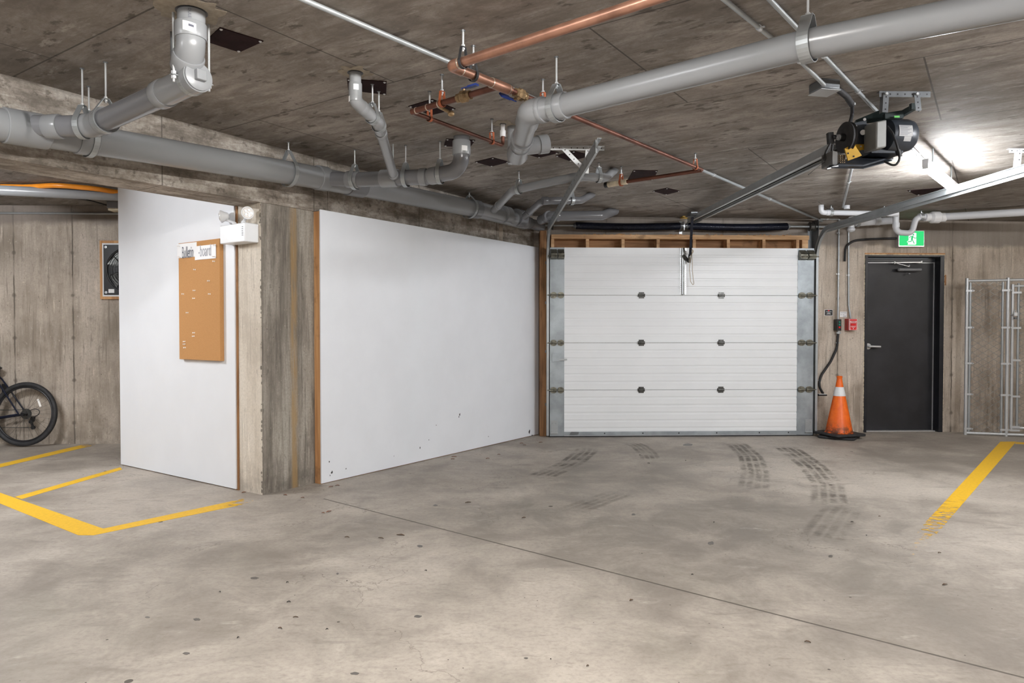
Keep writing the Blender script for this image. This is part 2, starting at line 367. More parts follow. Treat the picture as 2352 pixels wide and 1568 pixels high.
    return t.fin(c, t.rng(med, 0.3, 0.7, 0.52, 0.72), Specular_IOR_Level=0.35)
mat_floor = floor_mat()

def wood_mat(name, c1, c2, ax=(0,0,1)):
    t = NT(name); P = t.pos(); s = [22, 22, 22]; s[[abs(x) for x in ax].index(max(abs(x) for x in ax))] = 1.6
    g = t.noise(t.map(P, scale=s), 1.0, 6, 0.6, 0.6); c = t.mix(t.rng(g, 0.35, 0.65), c1, c2)
    c = t.mix(t.rng(t.noise(P, 5, 4), 0.55, 0.7, 0, 0.6), c, tuple(x*0.35 for x in c1))
    t.bump(g, 0.25, 0.003); return t.fin(c, 0.7)
mat_wood_v = wood_mat('weathered lumber upright', (0.16, 0.075, 0.028), (0.34, 0.17, 0.07))
mat_wood_h = wood_mat('framing lumber', (0.50, 0.28, 0.14), (0.76, 0.50, 0.28), (1, 0, 0))
mat_wood_l = wood_mat('pine strip', (0.45, 0.22, 0.09), (0.62, 0.35, 0.16))
mat_panel = simple('pale painted board', (0.72, 0.745, 0.79), 0.55, var=0.02, vs=3)
mat_panel2 = simple('white painted board', (0.79, 0.81, 0.85), 0.5, var=0.015, vs=3)
def cork_mat():
    t = NT('cork'); P = t.obj(); c = t.mix(t.rng(t.noise(P, 260, 4, 0.7), 0.3, 0.7), (0.44, 0.215, 0.075), (0.56, 0.295, 0.115)); t.bump(t.noise(P, 200, 3), 0.3, 0.002); return t.fin(c, 0.9)
mat_cork = cork_mat()
mat_pvc = simple('grey drain plastic', (0.27, 0.28, 0.295), 0.24, var=0.015, vs=4)
mat_pvc_l = simple('pale grey drain plastic', (0.27, 0.28, 0.295), 0.26, var=0.015, vs=4)
mat_pvc_d = simple('dark grey drain plastic', (0.19, 0.195, 0.21), 0.2, var=0.015, vs=4)
mat_pvc_w = simple('white vent plastic', (0.66, 0.68, 0.72), 0.28, var=0.01, vs=4)
mat_copper = simple('copper', (0.44, 0.235, 0.165), 0.38, 0.85, var=0.25, vs=7)
mat_copper_d = simple('tarnished copper', (0.16, 0.068, 0.048), 0.45, 0.7, var=0.3, vs=7)
mat_solder = simple('solder', (0.75, 0.68, 0.58), 0.3, 0.9)
mat_brass = simple('tarnished brass', (0.36, 0.25, 0.14), 0.4, 0.8, var=0.3, vs=30)
mat_galv = simple('galvanised steel', (0.40, 0.425, 0.44), 0.38, 0.55, var=0.07, vs=9)
mat_galv_l = simple('bright zinc steel', (0.60, 0.62, 0.64), 0.34, 0.5, var=0.04, vs=9)
mat_galv_p = simple('dull galvanised sheet', (0.33, 0.365, 0.39), 0.42, 0.5, var=0.2, vs=5)
mat_galv_d = simple('dark galvanised steel', (0.17, 0.18, 0.19), 0.4, 0.6, var=0.1, vs=9)
mat_steel_d = simple('greased dark steel', (0.10, 0.10, 0.095), 0.35, 0.7, var=0.3, vs=40)
mat_black = simple('black plastic', (0.012, 0.012, 0.014), 0.4, var=0.1)
mat_rubber = simple('black rubber', (0.022, 0.022, 0.024), 0.65, var=0.3, vs=20, bump=0.2)
mat_spring = simple('black painted spring steel', (0.012, 0.015, 0.028), 0.22, 0.3, var=0.2)
mat_orange = simple('orange coated steel', (0.36, 0.095, 0.035), 0.55, var=0.15)
mat_blue = simple('blue valve handle', (0.015, 0.04, 0.22), 0.4, var=0.1)
mat_maroon = simple('dark maroon plate', (0.022, 0.009, 0.010), 0.8, var=0.3, vs=12, Specular_IOR_Level=0.15)
mat_white = simple('white plastic', (0.74, 0.75, 0.77), 0.4, var=0.02)
mat_paper = simple('white paper', (0.85, 0.85, 0.86), 0.6, var=0.01)
mat_ink = simple('grey print', (0.10, 0.105, 0.14), 0.5, var=0.02)
mat_ink2 = simple('pale print', (0.38, 0.39, 0.44), 0.4, var=0.02)
mat_red = simple('red enamel', (0.50, 0.012, 0.015), 0.35, var=0.08)
mat_red_b = simple('bright red', (0.75, 0.01, 0.012), 0.35, var=0.05)
mat_green = simple('green button', (0.01, 0.20, 0.14), 0.4, var=0.05)
mat_yellow = simple('yellow painted steel', (0.62, 0.36, 0.03), 0.45, var=0.12)
mat_rope = simple('beige cord', (0.50, 0.42, 0.32), 0.8, var=0.15)
mat_patch = simple('mortar patch', (0.33, 0.285, 0.225), 0.9, var=0.15, vs=30, bump=0.4)
mat_foam = simple('cream expanding foam', (0.70, 0.62, 0.47), 0.8, var=0.15, vs=30, bump=0.5)
mat_clear = simple('clear plastic pin', (0.9, 0.88, 0.86), 0.1, var=0.02)
mat_navy = simple('navy frame paint', (0.006, 0.009, 0.024), 0.3, var=0.1)
mat_alu = simple('brushed aluminium', (0.62, 0.62, 0.63), 0.35, 0.5, var=0.04)
mat_closer = simple('grey painted closer', (0.22, 0.225, 0.24), 0.4, 0.3, var=0.05)
# ------------------------------------------------------------------ setting
def struct(o, label, cat='wall'): return tag(o, label, cat, kind='structure')
fl = MB(); fl.prism([(-10, -6, -0.2), (9.5, -6, -0.2), (9.5, 9.5, -0.2), (-10, 9.5, -0.2)], (0, 0, 0.2))
struct(fl.build('floor', mat_floor, flat=True), 'worn beige grey concrete parking floor with tyre marks and one saw cut joint', 'floor')
ce = MB(); v = [V((x, y, CZ(x, y))) for x, y in ((-10, -6), (9.5, -6), (9.5, 9.5), (-10, 9.5))]
ce.prism(v, (0, 0, 0.25))
struct(ce.build('ceiling', mat_ceil, flat=True), 'dark board marked concrete ceiling slab carrying the pipes', 'ceiling')
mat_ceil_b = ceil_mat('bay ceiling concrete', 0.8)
cb = MB(); b0 = BP(-7, -0.33, 2.52); b1 = BP(3.6, -0.33, 2.52)
cb.prism([b0, b1, (b1.x, 9.4, 2.52), (-10, 9.4, 2.52), (-10, b0.y, 2.52)], (0, 0, 0.08))
struct(cb.build('ceiling', mat_ceil_b, flat=True), 'low dark ceiling over the bicycle bay behind the beam', 'ceiling')

# garage wall with the exit doorway
DX0, DX1 = wS(1985), wS(2166); DTOP = wZ(586, 2060); TH = 0.30
def wtop(s, d): p = WP(s, d, 0); return CZ(p.x, p.y) + 0.05
def seg(mb, fn, a0, a1, b0, b1, z0, top):
    vs = []
    for a in (a0, a1):
        for b in (b0, b1):
            for k in (0, 1): vs.append(mb.bm.verts.new(fn(a, b, z0 if k == 0 else (top if isinstance(top, float) else top(a, b)))))
    for f in ((0,1,3,2),(4,6,7,5),(0,4,5,1),(2,3,7,6),(0,2,6,4),(1,5,7,3)): mb.bm.faces.new([vs[i] for i in f])
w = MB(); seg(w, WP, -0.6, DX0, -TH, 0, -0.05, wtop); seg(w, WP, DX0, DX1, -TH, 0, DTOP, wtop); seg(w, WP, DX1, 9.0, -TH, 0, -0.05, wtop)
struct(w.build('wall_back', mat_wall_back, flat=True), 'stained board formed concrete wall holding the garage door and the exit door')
w = MB(); w.hexa(BP, 0.60, 3.85, -0.30, 0.0, -0.05, 2.56)
struct(w.build('wall_left', mat_plain, flat=True), 'concrete wall behind the large pale panel, running from the column to the garage door')
w = MB(); yb = lambda x: 7.46 + 0.03*(x + 4.9)
w.prism([(-10, yb(-10), -0.05), (-0.1, yb(-0.1), -0.05), (-0.1, yb(-0.1)+0.2, -0.05), (-10, yb(-10)+0.2, -0.05)], (0, 0, 2.6))
struct(w.build('wall_back', mat_wall_bay, flat=True), 'sunlit looking beige concrete wall with vertical form seams behind the bicycle'.replace('sunlit looking ', ''))
for nm, q in (('wall_right', [(9.2, -6), (9.4, -6), (9.4, 9.4), (9.2, 9.4)]), ('wall_front', [(-10, -6), (9.4, -6), (9.4, -5.8), (-10, -5.8)]), ('wall_left', [(-10, -6), (-9.8, -6), (-9.8, 9.4), (-10, 9.4)])):
    w = MB(); w.prism([V((x, y, -0.05)) for x, y in q], (0, 0, 2.85)); struct(w.build(nm, mat_plain, flat=True), {'wall_right': 'plain concrete wall far to the right', 'wall_front': 'plain concrete wall behind the viewer', 'wall_left': 'plain concrete wall far to the left'}[nm])

# beam and column: one pour each
b = MB(); b.hexa(BP, -7.0, 0.615, -0.30, 0.012, 2.148, 2.62)
struct(b.build('trim_1', mat_beam, flat=True), 'deep concrete beam under the ceiling above the column', 'beam')
b = MB(); b.hexa(BP, 0.62, 3.85, 0.001, 0.012, 2.155, 2.60)
struct(b.build('trim_2', mat_beam, flat=True), 'board marked concrete band above the large pale panel', 'beam')
c = MB()
def colfn(t, d, z): return BP(t, d, z)
c.hexa(BP, 0.0, 0.60, -0.296, -0.001, -0.02, 2.15)
cm = MB(); random.seed(3)
# front face and side face with slightly broken arris
def face_grid(mb, fn, u0, u1, z0, z1, nu, nz, amp):
    g = [[mb.bm.verts.new(fn(u0 + (u1-u0)*i/nu, z0 + (z1-z0)*j/nz, amp)) for j in range(nz+1)] for i in range(nu+1)]
    for i in range(nu):
        for j in range(nz): mb.bm.faces.new((g[i][j], g[i+1][j], g[i+1][j+1], g[i][j+1]))
o = c.build('trim_3', mat_col_side, flat=True); struct(o, 'square concrete column, pale left face and dark streaked right face with a rusty stain', 'column')
f = MB(); f.hexa(BP, 0.004, 0.60, -0.0015, 0.001, -0.02, 2.15)
f.build('streaked_face', mat_col, o, flat=True)
ch = MB()
for k in range(46):
    z = random.random()*2.14; r = random.uniform(0.003, 0.008)
    ch.sph(BP(random.uniform(-0.001, 0.006), random.uniform(-0.006, 0.0), z), r, 6, (1, 1, random.uniform(0.8, 3)))
ch.build('chipped_edge', mat_col, o)

# ------------------------------------------------------------------ partitions
t0 = thing('wall_panel', 'large pale grey board on timber strips between the column and the garage door', 'panel', BP(0.63, 0.05, 0))
pt = (pB(738, 1000, 0.08) - A).dot(D); pe = (pB(1237, 1000, 0.08) - A).dot(D)
m = MB(); m.hexa(BP, pt, pe, 0.068, 0.080, 0.006, 2.156)
m.build('board', mat_panel, t0, bevel=0.001)
m = MB(); m.hexa(BP, pt + 0.002, pt + 0.04, 0.0, 0.067, 0.0, 2.145); m.build('upright_strip', mat_wood_l, t0)
m = MB(); m.hexa(BP, pt + 0.04, pe - 0.002, 0.013, 0.067, 0.0, 0.034); m.build('sill_strip', mat_wood_l, t0)
m = MB(); m.hexa(BP, pe-0.04, pe-0.003, 0.013, 0.067, 0.034, 2.14); m.build('upright_strip', mat_wood_v, t0)
sc_ = MB()
for px, py, r in ((762, 1085, 5), (758, 1092, 3), (756, 1060, 3), (795, 1076, 3), (1056, 952, 4), (1054, 957, 3), (1216, 992, 6), (1222, 1000, 3), (905, 1047, 2), (965, 1028, 3), (985, 1010, 2), (1002, 976, 2), (1122, 1002, 2)):
    c0 = pB(px, py, 0.0803); rr = r*c0.y/FPX*0.5
    pts = []
    for k in range(9):
        a = 2*math.pi*k/9; q = rr*random.uniform(0.5, 1.4); pts.append(c0 + D*q*math.cos(a)*0.9 + Z*q*math.sin(a)*1.6)
    sc_.prism(pts, N*0.0004)
sc_.build('scuff_marks', mat_rubber, t0)

t1 = thing('partition_panel', 'white board partition beside the column with the cork board on it', 'panel', LP(0.34, 0.01, 0))
l0 = (pL(541, 1000, 0.02) - A).dot(-N); l1 = (pL(274, 750, 0.02) - A).dot(-N)
m = MB(); m.hexa(LP, l0, l1, 0.008, 0.020, 0.008, 2.51); m.build('board', mat_panel2, t1, bevel=0.001)
m = MB(); m.hexa(LP, l0 - 0.018, l0 - 0.002, -0.06, 0.010, 0.0, 2.46); m.build('upright_strip', mat_wood_v, t1)
m = MB(); m.hexa(LP, l0, l1-0.003, -0.06, 0.007, 0.0, 0.035); m.build('sill_strip', mat_wood_v, t1)
m = MB(); m.hexa(LP, l1-0.05, l1-0.003, -0.06, 0.007, 0.036, 2.46); m.build('end_stud', mat_wood_l, t1)

# ------------------------------------------------------------------ cork board
def lz(py, px, d): return pL(px, py, d).z
def ll(px, d=0.055): return (pL(px, 700, d) - A).dot(-N)
BD = 0.055
ca, cb_ = ll(411), ll(505); zt, zb = lz(549, 490, BD), lz(828, 490, BD)
m = MB(); m.hexa(LP, ca, cb_, 0.021, BD, zb, zt)
ck = m.build('bulletin_board', mat_cork, bevel=0.002)
tag(ck, 'tall brown cork bulletin board hanging on the white partition', 'notice board')
def sheet(name, px0, px1, pyt, pyb, d, label):
    a, b_ = ll(px0, d), ll(px1, d); t, bt = lz(pyt, (px0+px1)/2, d), lz(pyb, (px0+px1)/2, d)
    m = MB(); n = 8
    for i in range(n):
        u0, u1 = i/n, (i+1)/n; w0, w1 = 0.002*math.sin(u0*5), 0.002*math.sin(u1*5)
        q = [LP(a+(b_-a)*u0, d+w0+0.002, t), LP(a+(b_-a)*u1, d+w1+0.002, t), LP(a+(b_-a)*u1, d+w1+0.002, bt), LP(a+(b_-a)*u0, d+w0+0.002, bt)]
        m.prism(q, -D*0.0005)
    o = m.build(name, mat_paper); tag(o, label, 'paper', 'title sheets on the cork board'); return o, a, b_, t, bt
s1, a1, b1_, t1_, bb1 = sheet('paper_sheet', 409, 453, 558, 591, BD, 'left white sheet reading Bulletin, pinned at the top of the cork board')
s2, a2, b2_, t2_, bb2 = sheet('paper_sheet', 449, 497, 563, 595, BD + 0.003, 'right white sheet reading board, overlapping the Bulletin sheet')
m = MB(); d = BD + 0.0055; la, lb = ll(413, d), ll(451, d)
cx = (la+lb)/2; zc = lz(580, 432, d); sx = (la-lb)/0.285
m.text('Bulletin', lambda x, y: LP(cx - x*sx*0.62, d, zc + y*1.25), 0.105); m.build('printed_title', mat_ink, s1, flat=True)
d = BD + 0.0085; la, lb = ll(451, d), ll(491, d); cx2 = (la+lb)/2; zc2 = lz(576, 471, d); sx2 = (la-lb)/0.285
m = MB(); m.text('-board', lambda x, y: LP(cx2 - x*sx2*0.72, d, zc2 + y*1.25), 0.105); m.build('printed_title', mat_ink2, s2, flat=True)  # paler ink puts the glare over this word into the print colour
# push pins
pins = [(411, 565, 'top left corner of the Bulletin sheet'), (412, 590, 'bottom left corner of the Bulletin sheet'), (493, 563, 'top right corner of the board sheet'), (492, 589, 'bottom right corner of the board sheet'),
        (493, 600, 'just below the right title sheet'), (449, 619, 'in the cork centred below the title sheets'), (481, 645, 'right side of the cork, upper one of two'), (448, 667, 'near the middle of the cork, upper one of two'),
        (422, 675, 'left edge of the cork at mid height'), (483, 675, 'right side of the cork, lower one of two'), (447, 685, 'near the middle of the cork, lower one of two'), (432, 718, 'alone left of centre below the middle of the cork'),
        (447, 764, 'lower middle of the cork, upper of a close pair'), (446, 772, 'lower middle of the cork, lower of a close pair'), (425, 784, 'bottom left of the cork, topmost of three'), (425, 790, 'bottom left of the cork, middle of three'), (426, 798, 'bottom left of the cork, lowest of three')]
pp = None
for px, py, where in pins:
    d = BD + (0.0075 if py < 595 and py > 560 and px > 480 or py < 592 and px < 413 else 0.0)
    p = pL(px, py, d); lab = 'clear push pin at the ' + where if where.endswith('sheet') and 'corner' in where else 'clear push pin ' + where
    if pp is None:
        pp = thing('push_pin', lab, 'push pin', p, 'push pins on the cork board')
        m = MB(); m.lathe(p, -D, [(0, 0.0055), (0.003, 0.0055), (0.005, 0.003), (0.012, 0.003), (0.014, 0.005), (0.017, 0.005)], 10); m.build('head', mat_clear, pp)
        m = MB(); m.cyl(p + D*0.004, p - D*0.001, 0.0008, seg=6); m.build('needle', mat_galv_l, pp)
    else: dup(pp, p, lab, 'push pins on the cork board')

# ------------------------------------------------------------------ emergency light on the column
el = thing('emergency_light', 'white twin head emergency light box on the left face of the column', 'emergency light', LP(0.2, 0.0, 1.7))
DF = 0.115
la, lb = (pL(505, 540, DF)-A).dot(-N), (pL(563, 540, DF)-A).dot(-N)
zt_, zb_ = pL(535, 514, DF).z, pL(535, 557, DF).z
m = MB(); m.hexa(LP, la, lb, 0.001, DF, zb_, zt_); m.build('housing', mat_white, el, bevel=0.006)
m = MB()
for k in range(5): m.box(LP(lb + 0.03 + (la-lb)*0.0, DF + 0.0005, zt_ - 0.03 - 0.015*k), 0.012, 0.012, 0.004, (N, D, Z))
m.build('vent_slot', mat_closer, el)
def head(px, py, d, aim, nm):
    c = pL(px, py, d); a = V(aim).normalized()
    m = MB(); m.lathe(c - a*0.045, a, [(0, 0.012), (0.006, 0.024), (0.03, 0.034), (0.055, 0.046), (0.062, 0.046), (0.062, 0.040)], 20); h = m.build('lamp_head', mat_white, el)
    m = MB(); m.lathe(c + a*0.0175, a, [(0, 0.0395), (0.004, 0.036), (0.006, 0.02), (0.0065, 0.0)], 20); m.build('lens', mat_clear, h)
    x = a.orthogonal().normalized(); y = a.cross(x); m = MB()
    for k in range(5): q = c + a*0.023 + (x*math.cos(k*1.2566) + y*math.sin(k*1.2566))*0.021; m.lathe(q, a, [(0, 0.008), (0.004, 0.0075)], 10)
    m.lathe(c + a*0.023, a, [(0, 0.006), (0.004, 0.005)], 10)
    m.build('reflector', mat_alu, h); return c
c2 = head(567, 489, 0.07, (0.75, -0.9, -0.05), 'r')
c1 = head(512, 497, 0.07, (-0.8, -0.25, -0.1), 'l')
for c_, off in ((c1, 0.05), (c2, -0.05)):
    m = MB()
    b_ = LP((la+lb)/2 + (0.055 if c_ is c1 else -0.055), 0.06, zt_)
    m.tube([b_, b_ + Z*0.018, c_ - Z*0.015 - V((0, -0.02, 0))], 0.011, 0.01, 10); m.sph(b_ + Z*0.012, 0.017); m.build('swivel', mat_white, el)

# ------------------------------------------------------------------ exit door
ed = thing('door_1', 'black steel exit door with lever handle and door closer under the running man sign', 'door', WP((DX0+DX1)/2, 0, 0)); ed['kind'] = 'structure'
LD = -0.11
fx1 = wS(2142, LD)
m = MB(); m.hexa(WP, DX0 + 0.02, fx1 - 0.002, LD - 0.04, LD, 0.012, wZ(604, 2060, LD)); leaf = m.build('door_leaf', simple('black door paint', (0.018, 0.018, 0.022), 0.5, var=0.35, vs=2.5), ed, bevel=0.002)
m = MB(); m.hexa(WP, DX0, DX0 + 0.03, LD-0.05, 0.012, 0, DTOP); m.hexa(WP, DX1-0.05, DX1, LD-0.05, 0.012, 0, DTOP); m.hexa(WP, DX0+0.03, DX1-0.05, LD-0.05, 0.012, wZ(590, 2060, 0), DTOP)
m.hexa(WP, fx1+0.02, DX1-0.05, LD-0.05, LD+0.015, 0, DTOP-0.03); m.hexa(WP, DX0+0.03, DX1-0.05, LD-0.05, LD+0.02, wZ(602, 2060, LD), DTOP-0.03)
m.build('door_frame', simple('black frame paint', (0.012, 0.013, 0.018), 0.4, var=0.2), ed, bevel=0.002)
m = MB(); m.hexa(WP, fx1, fx1 + 0.022, LD-0.02, LD+0.010, 0.01, wZ(602, 2060, LD)); m.build('hinge_strip', mat_alu, ed)
m = MB(); m.hexa(WP, DX0+0.03, fx1, LD-0.04, LD+0.002, wZ(604, 2060, LD)+0.001, wZ(603, 2060, LD)+0.002); m.build('weather_strip', mat_alu, ed)
m = MB(); m.hexa(WP, DX0+0.03, fx1+0.02, LD-0.05, LD+0.06, 0.0, 0.010); m.build('threshold', mat_alu, ed)
hp = pW(1993, 795, LD)
m = MB(); m.cyl(hp, hp + M*0.012, 0.036, seg=24); m.cyl(hp + M*0.012, hp + M*0.05, 0.013)
m.tube([hp + M*0.045, hp + M*0.055 + U*0.02, hp + M*0.055 + U*0.125 - Z*0.004], 0.0125, 0.015, 12); m.build('lever_handle', mat_alu, leaf)
cl = MB(); a_, b_ = pW(2064, 619, LD+0.05), pW(2115, 619, LD+0.05)
cl.cyl(a_, b_, 0.021, seg=20); cl.cyl(a_ - U*0.012, a_, 0.012, 0.021); cl.box((a_+b_)/2 - M*0.025, (b_-a_).length*0.8, 0.04, 0.035, (U, M, Z)); q = pW(2088, 612, LD+0.05); cl.cyl(q, q+Z*0.02, 0.011)
q = pW(2088, 627, LD+0.05); cl.cyl(q, q-Z*0.012, 0.014)
c_o = cl.build('door_closer', mat_closer, leaf)
cl = MB(); q0, q1 = pW(2055, 603, LD+0.06), pW(2117, 602, LD+0.06); cl.bar(q0, q1, 0.02, 0.008); cl.cyl(q0-Z*0.014, q0+Z*0.014, 0.008); cl.cyl(q1-Z*0.012, q1+Z*0.016, 0.008); cl.bar(q0, pW(2088, 612, LD+0.06), 0.012, 0.005)
cl.build('closer_arm', mat_alu, leaf)
m = MB()
def ragged(p, q, w, d_, n, mb=m):
    for k in range(n):
        a, b = k/n, (k+1)/n; mb.sph(p.lerp(q, (a+b)/2 + random.uniform(-.3, .3)/n), random.uniform(0.6, 1.2)*w, 7, (0.8, 0.7, random.uniform(1.2, 3)))
ragged(WP(DX0 - 0.004, 0.0, 0.02), WP(DX0 - 0.004, 0.0, DTOP), 0.008, 0.01, 60); ragged(WP(DX1 + 0.004, 0.0, 0.02), WP(DX1 + 0.004, 0.0, DTOP), 0.009, 0.01, 60)
for k in range(40):
    s_ = random.uniform(DX0+0.05, DX1); m.sph(WP(s_, 0.003, DTOP + 0.006), 0.007, 7, (random.uniform(2, 4), 0.6, 1))
m.build('foam_seal', mat_foam, ed)
m = MB(); m.hexa(WP, DX0 - 0.005, DX1 + 0.01, -0.03, 0.006, DTOP + 0.010, DTOP + 0.026); m.build('head_shim', mat_wood_l, ed)
m = MB(); m.hexa(WP, DX1 + 0.001, DX1 + 0.028, -0.01, 0.004, wZ(655, 2165), wZ(631, 2165)); m.build('shim_block', mat_wood_v, ed)

# ------------------------------------------------------------------ exit sign
SD = 0.07
sa, sb = wS(2061, SD), wS(2121, SD); z1, z0 = wZ(529, 2090, SD), wZ(567, 2090, SD)
ex = thing('exit_sign', 'green running man exit sign in a grey case above the black door', 'sign', WP((sa+sb)/2, 0, z0))
m = MB(); m.hexa(WP, sa, sb, 0.001, SD, z0, z1); m.build('case', mat_alu, ex, bevel=0.004)
g0, g1, gz0, gz1 = sa+0.012, sb-0.010, z0+0.016, z1-0.008
m = MB(); m.hexa(WP, g0, g1, SD+0.0005, SD+0.002, gz0, gz1); m.build('green_face', emit('lit green', (0.0, 0.74, 0.19), 1.0), ex)
gw, gh = g1-g0, gz1-gz0
def sg(x, y, e=0.003): return WP(g0 + gw*(x-520)/690, SD+e, gz1 - gh*(y-240)/405)
m = MB(); m.prism([sg(x, y) for x, y in ((775, 290), (995, 290), (995, 600), (975, 622), (750, 622), (765, 570), (725, 545), (760, 510), (775, 500))], M*0.0004)
m.build('doorway_symbol', emit('lit white', (1, 1, 1), 1.0), ex)
m = MB()
def ln_(pts, w):
    for (x0, y0), (x1, y1) in zip(pts, pts[1:]):
        p, q = sg(x0, y0, 0.0038), sg(x1, y1, 0.0038); m.bar(p, q, w*gw/690, 0.0003, M)
    for x, y in pts: m.lathe(sg(x, y, 0.0036), M, [(0, w*gw/1380), (0.0003, w*gw/1380)], 10)
m.lathe(sg(910, 343, 0.0036), M, [(0, 23*gw/690), (0.0003, 23*gw/690)], 16)
ln_([(880, 395), (868, 470)], 50); ln_([(868, 470), (845, 530), (765, 537)], 22); ln_([(875, 470), (935, 582)], 22); ln_([(880, 390), (830, 388), (803, 430)], 18); ln_([(895, 388), (945, 435), (1000, 430)], 18)
m.build('running_man', emit('lit green figure', (0.0, 0.62, 0.18), 0.9), ex)
# ------------------------------------------------------------------ sectional garage door
GD = 0.25                                  # front of the leaf, off the wall
gs0, gs1 = wS(1263, GD), wS(1868, GD); wh0, wh1 = wS(1296, GD), wS(1831, GD)
zj = [wZ(y, 1500, GD) for y in (1006, 895, 787, 678, 568.5)]
zj[0] = 0.012
gd = thing('door_2', 'white ribbed sectional garage door with galvanised end stiles, closed', 'garage door', WP((gs0+gs1)/2, GD, 0)); gd['kind'] = 'structure'
mat_gdoor = simple('white garage door steel', (0.78, 0.80, 0.82), 0.42, var=0.02, vs=2)
mat_stile = mat_galv_p
mat_grease = simple('greased hinge steel', (0.20, 0.195, 0.16), 0.3, 0.7, var=0.35, vs=30)
hinge_cols = [wS(1473, GD), wS(1656, GD)]
for i in range(4):
    za, zb = zj[i] + 0.002, zj[i+1] - 0.002; H = zb - za
    prof = [(0.0, za)]
    n = 6
    for k in range(1, n):
        zc = za + H*k/n + (0.0 if i != 0 else 0.0)
        prof += [(0.0, zc - 0.016), (-0.0035, zc - 0.011), (-0.0035, zc + 0.006), (0.0, zc + 0.012)]
    prof += [(0.0, zb), (-0.045, zb), (-0.045, za)]
    m = MB(); rows = []
    for s_ in (wh0 - 0.01, wh1 + 0.01): rows.append([m.bm.verts.new(WP(s_, GD + d, z)) for d, z in prof])
    L = len(prof)
    for k in range(L): m.bm.faces.new((rows[0][k], rows[0][(k+1) % L], rows[1][(k+1) % L], rows[1][k]))
    m.bm.faces.new(rows[0]); m.bm.faces.new(rows[1])
    sec = m.build('door_section', mat_gdoor, gd, flat=True)
    for (a, b) in ((gs0, wh0), (wh1, gs1)):
        m = MB(); m.hexa(WP, a, b, GD-0.046, GD+0.004, za, zb)
        for k in range(3):
            for q in (0.25, 0.75):
                pz = za + H*(0.14 + 0.36*k); m.lathe(WP(a+(b-a)*q, GD+0.004, pz), M, [(0, 0.004), (0.002, 0.003)], 8)
        m.build('end_stile', mat_stile, sec)
    if i > 0:
        zc = zj[i]
        for s_ in hinge_cols:
            m = MB(); m.hexa(WP, s_-0.030, s_+0.030, GD+0.001, GD+0.006, zc-0.035, zc+0.035); m.cyl(WP(s_-0.036, GD+0.014, zc), WP(s_+0.036, GD+0.014, zc), 0.011, seg=12)
            m.hexa(WP, s_-0.04, s_+0.04, GD+0.001, GD+0.010, zc-0.018, zc+0.018)
            m.build('centre_hinge', mat_steel_d, sec, bevel=0.002)
        for (a, b, sg_) in ((gs0, wh0, -1), (wh1, gs1, 1)):
            m = MB(); mid = (a+b)/2; hw = (b-a)/4
            for cc in (mid - hw, mid + hw):
                r_ = hw*0.86
                for up in (1, -1):
                    poly = [WP(cc + r_*math.cos(x*math.pi/8), GD+0.005, zc + up*(0.012 + 0.024*math.sin(x*math.pi/8))) for x in range(9)]
                    m.prism(poly, M*0.006)
                m.cyl(WP(cc-r_, GD+0.022, zc), WP(cc+r_, GD+0.022, zc), 0.013, seg=12)
                m.hexa(WP, cc-r_*0.9, cc+r_*0.9, GD+0.011, GD+0.02, zc-0.022, zc+0.022)
            m.cyl(WP(a-0.03 if sg_ < 0 else b-0.01, GD+0.022, zc), WP(a+0.01 if sg_ < 0 else b+0.03, GD+0.022, zc), 0.006, seg=10)
            m.build('roller_hinge', mat_grease, sec)
    if i == 3:
        for (a, b, sg_) in ((gs0, wh0, -1), (wh1, gs1, 1)):
            m = MB(); mid = (a+b)/2; hw = (b-a)/4
            for cc in (mid - hw, mid + hw):
                r_ = hw*0.85; zt2 = zb - 0.02
                m.prism([WP(cc-r_, GD+0.005, zt2), WP(cc-r_, GD+0.07, zt2-0.055), WP(cc-r_, GD+0.07, zt2-0.10), WP(cc-r_, GD+0.005, zt2-0.115)], U*2*r_)
                m.cyl(WP(cc-r_, GD+0.075, zt2-0.08), WP(cc+r_, GD+0.075, zt2-0.08), 0.012, seg=10)
            m.cyl(WP(a-0.03 if sg_ < 0 else b-0.01, GD+0.06, zt2-0.08), WP(a+0.01 if sg_ < 0 else b+0.03, GD+0.06, zt2-0.08), 0.006, seg=10)
            m.build('top_roller_bracket', mat_grease, sec)
        sm = wS(1568, GD)
        m = MB()
        for e in (-1, 1): m.hexa(WP, sm + e*0.012, sm + e*0.034, GD+0.001, GD+0.006, za+0.01, zb-0.002); m.hexa(WP, sm+e*0.012-0.002, sm+e*0.012+0.002, GD+0.001, GD+0.030, za+0.01, zb-0.002)
        m.build('strut_flange', mat_galv_l, sec)
        m = MB(); m.hexa(WP, sm-0.012, sm+0.012, GD+0.001, GD+0.026, za+0.005, zb-0.002); m.build('strut_web', mat_steel_d, sec)
        m = MB()
        for k in range(24):
            for e in (-1, 1): m.lathe(WP(sm+e*0.026, GD+0.006, za+0.025+k*(H-0.05)/23), M, [(0, 0.004), (0.0006, 0.004)], 8)
        m.build('punched_holes', mat_black, sec)
    if i == 1:   # slide lock
        a, b = wS(1268, GD), wS(1286, GD); zt3, zb3 = wZ(813, 1275, GD), wZ(830, 1275, GD)
        m = MB(); m.hexa(WP, a, b, GD+0.004, GD+0.016, zb3, zt3); m.hexa(WP, a, b, GD+0.004, GD+0.007, zb3-0.014, zt3+0.014)
        lk = m.build('slide_lock', mat_galv_p, sec, bevel=0.003)
        
        m = MB(); m.bar(WP(b-0.01, GD+0.02, (zt3+zb3)/2-0.02), WP(wS(1302, GD), GD+0.03, (zt3+zb3)/2-0.018), 0.01, 0.018); m.build('lock_bolt', mat_galv, sec)
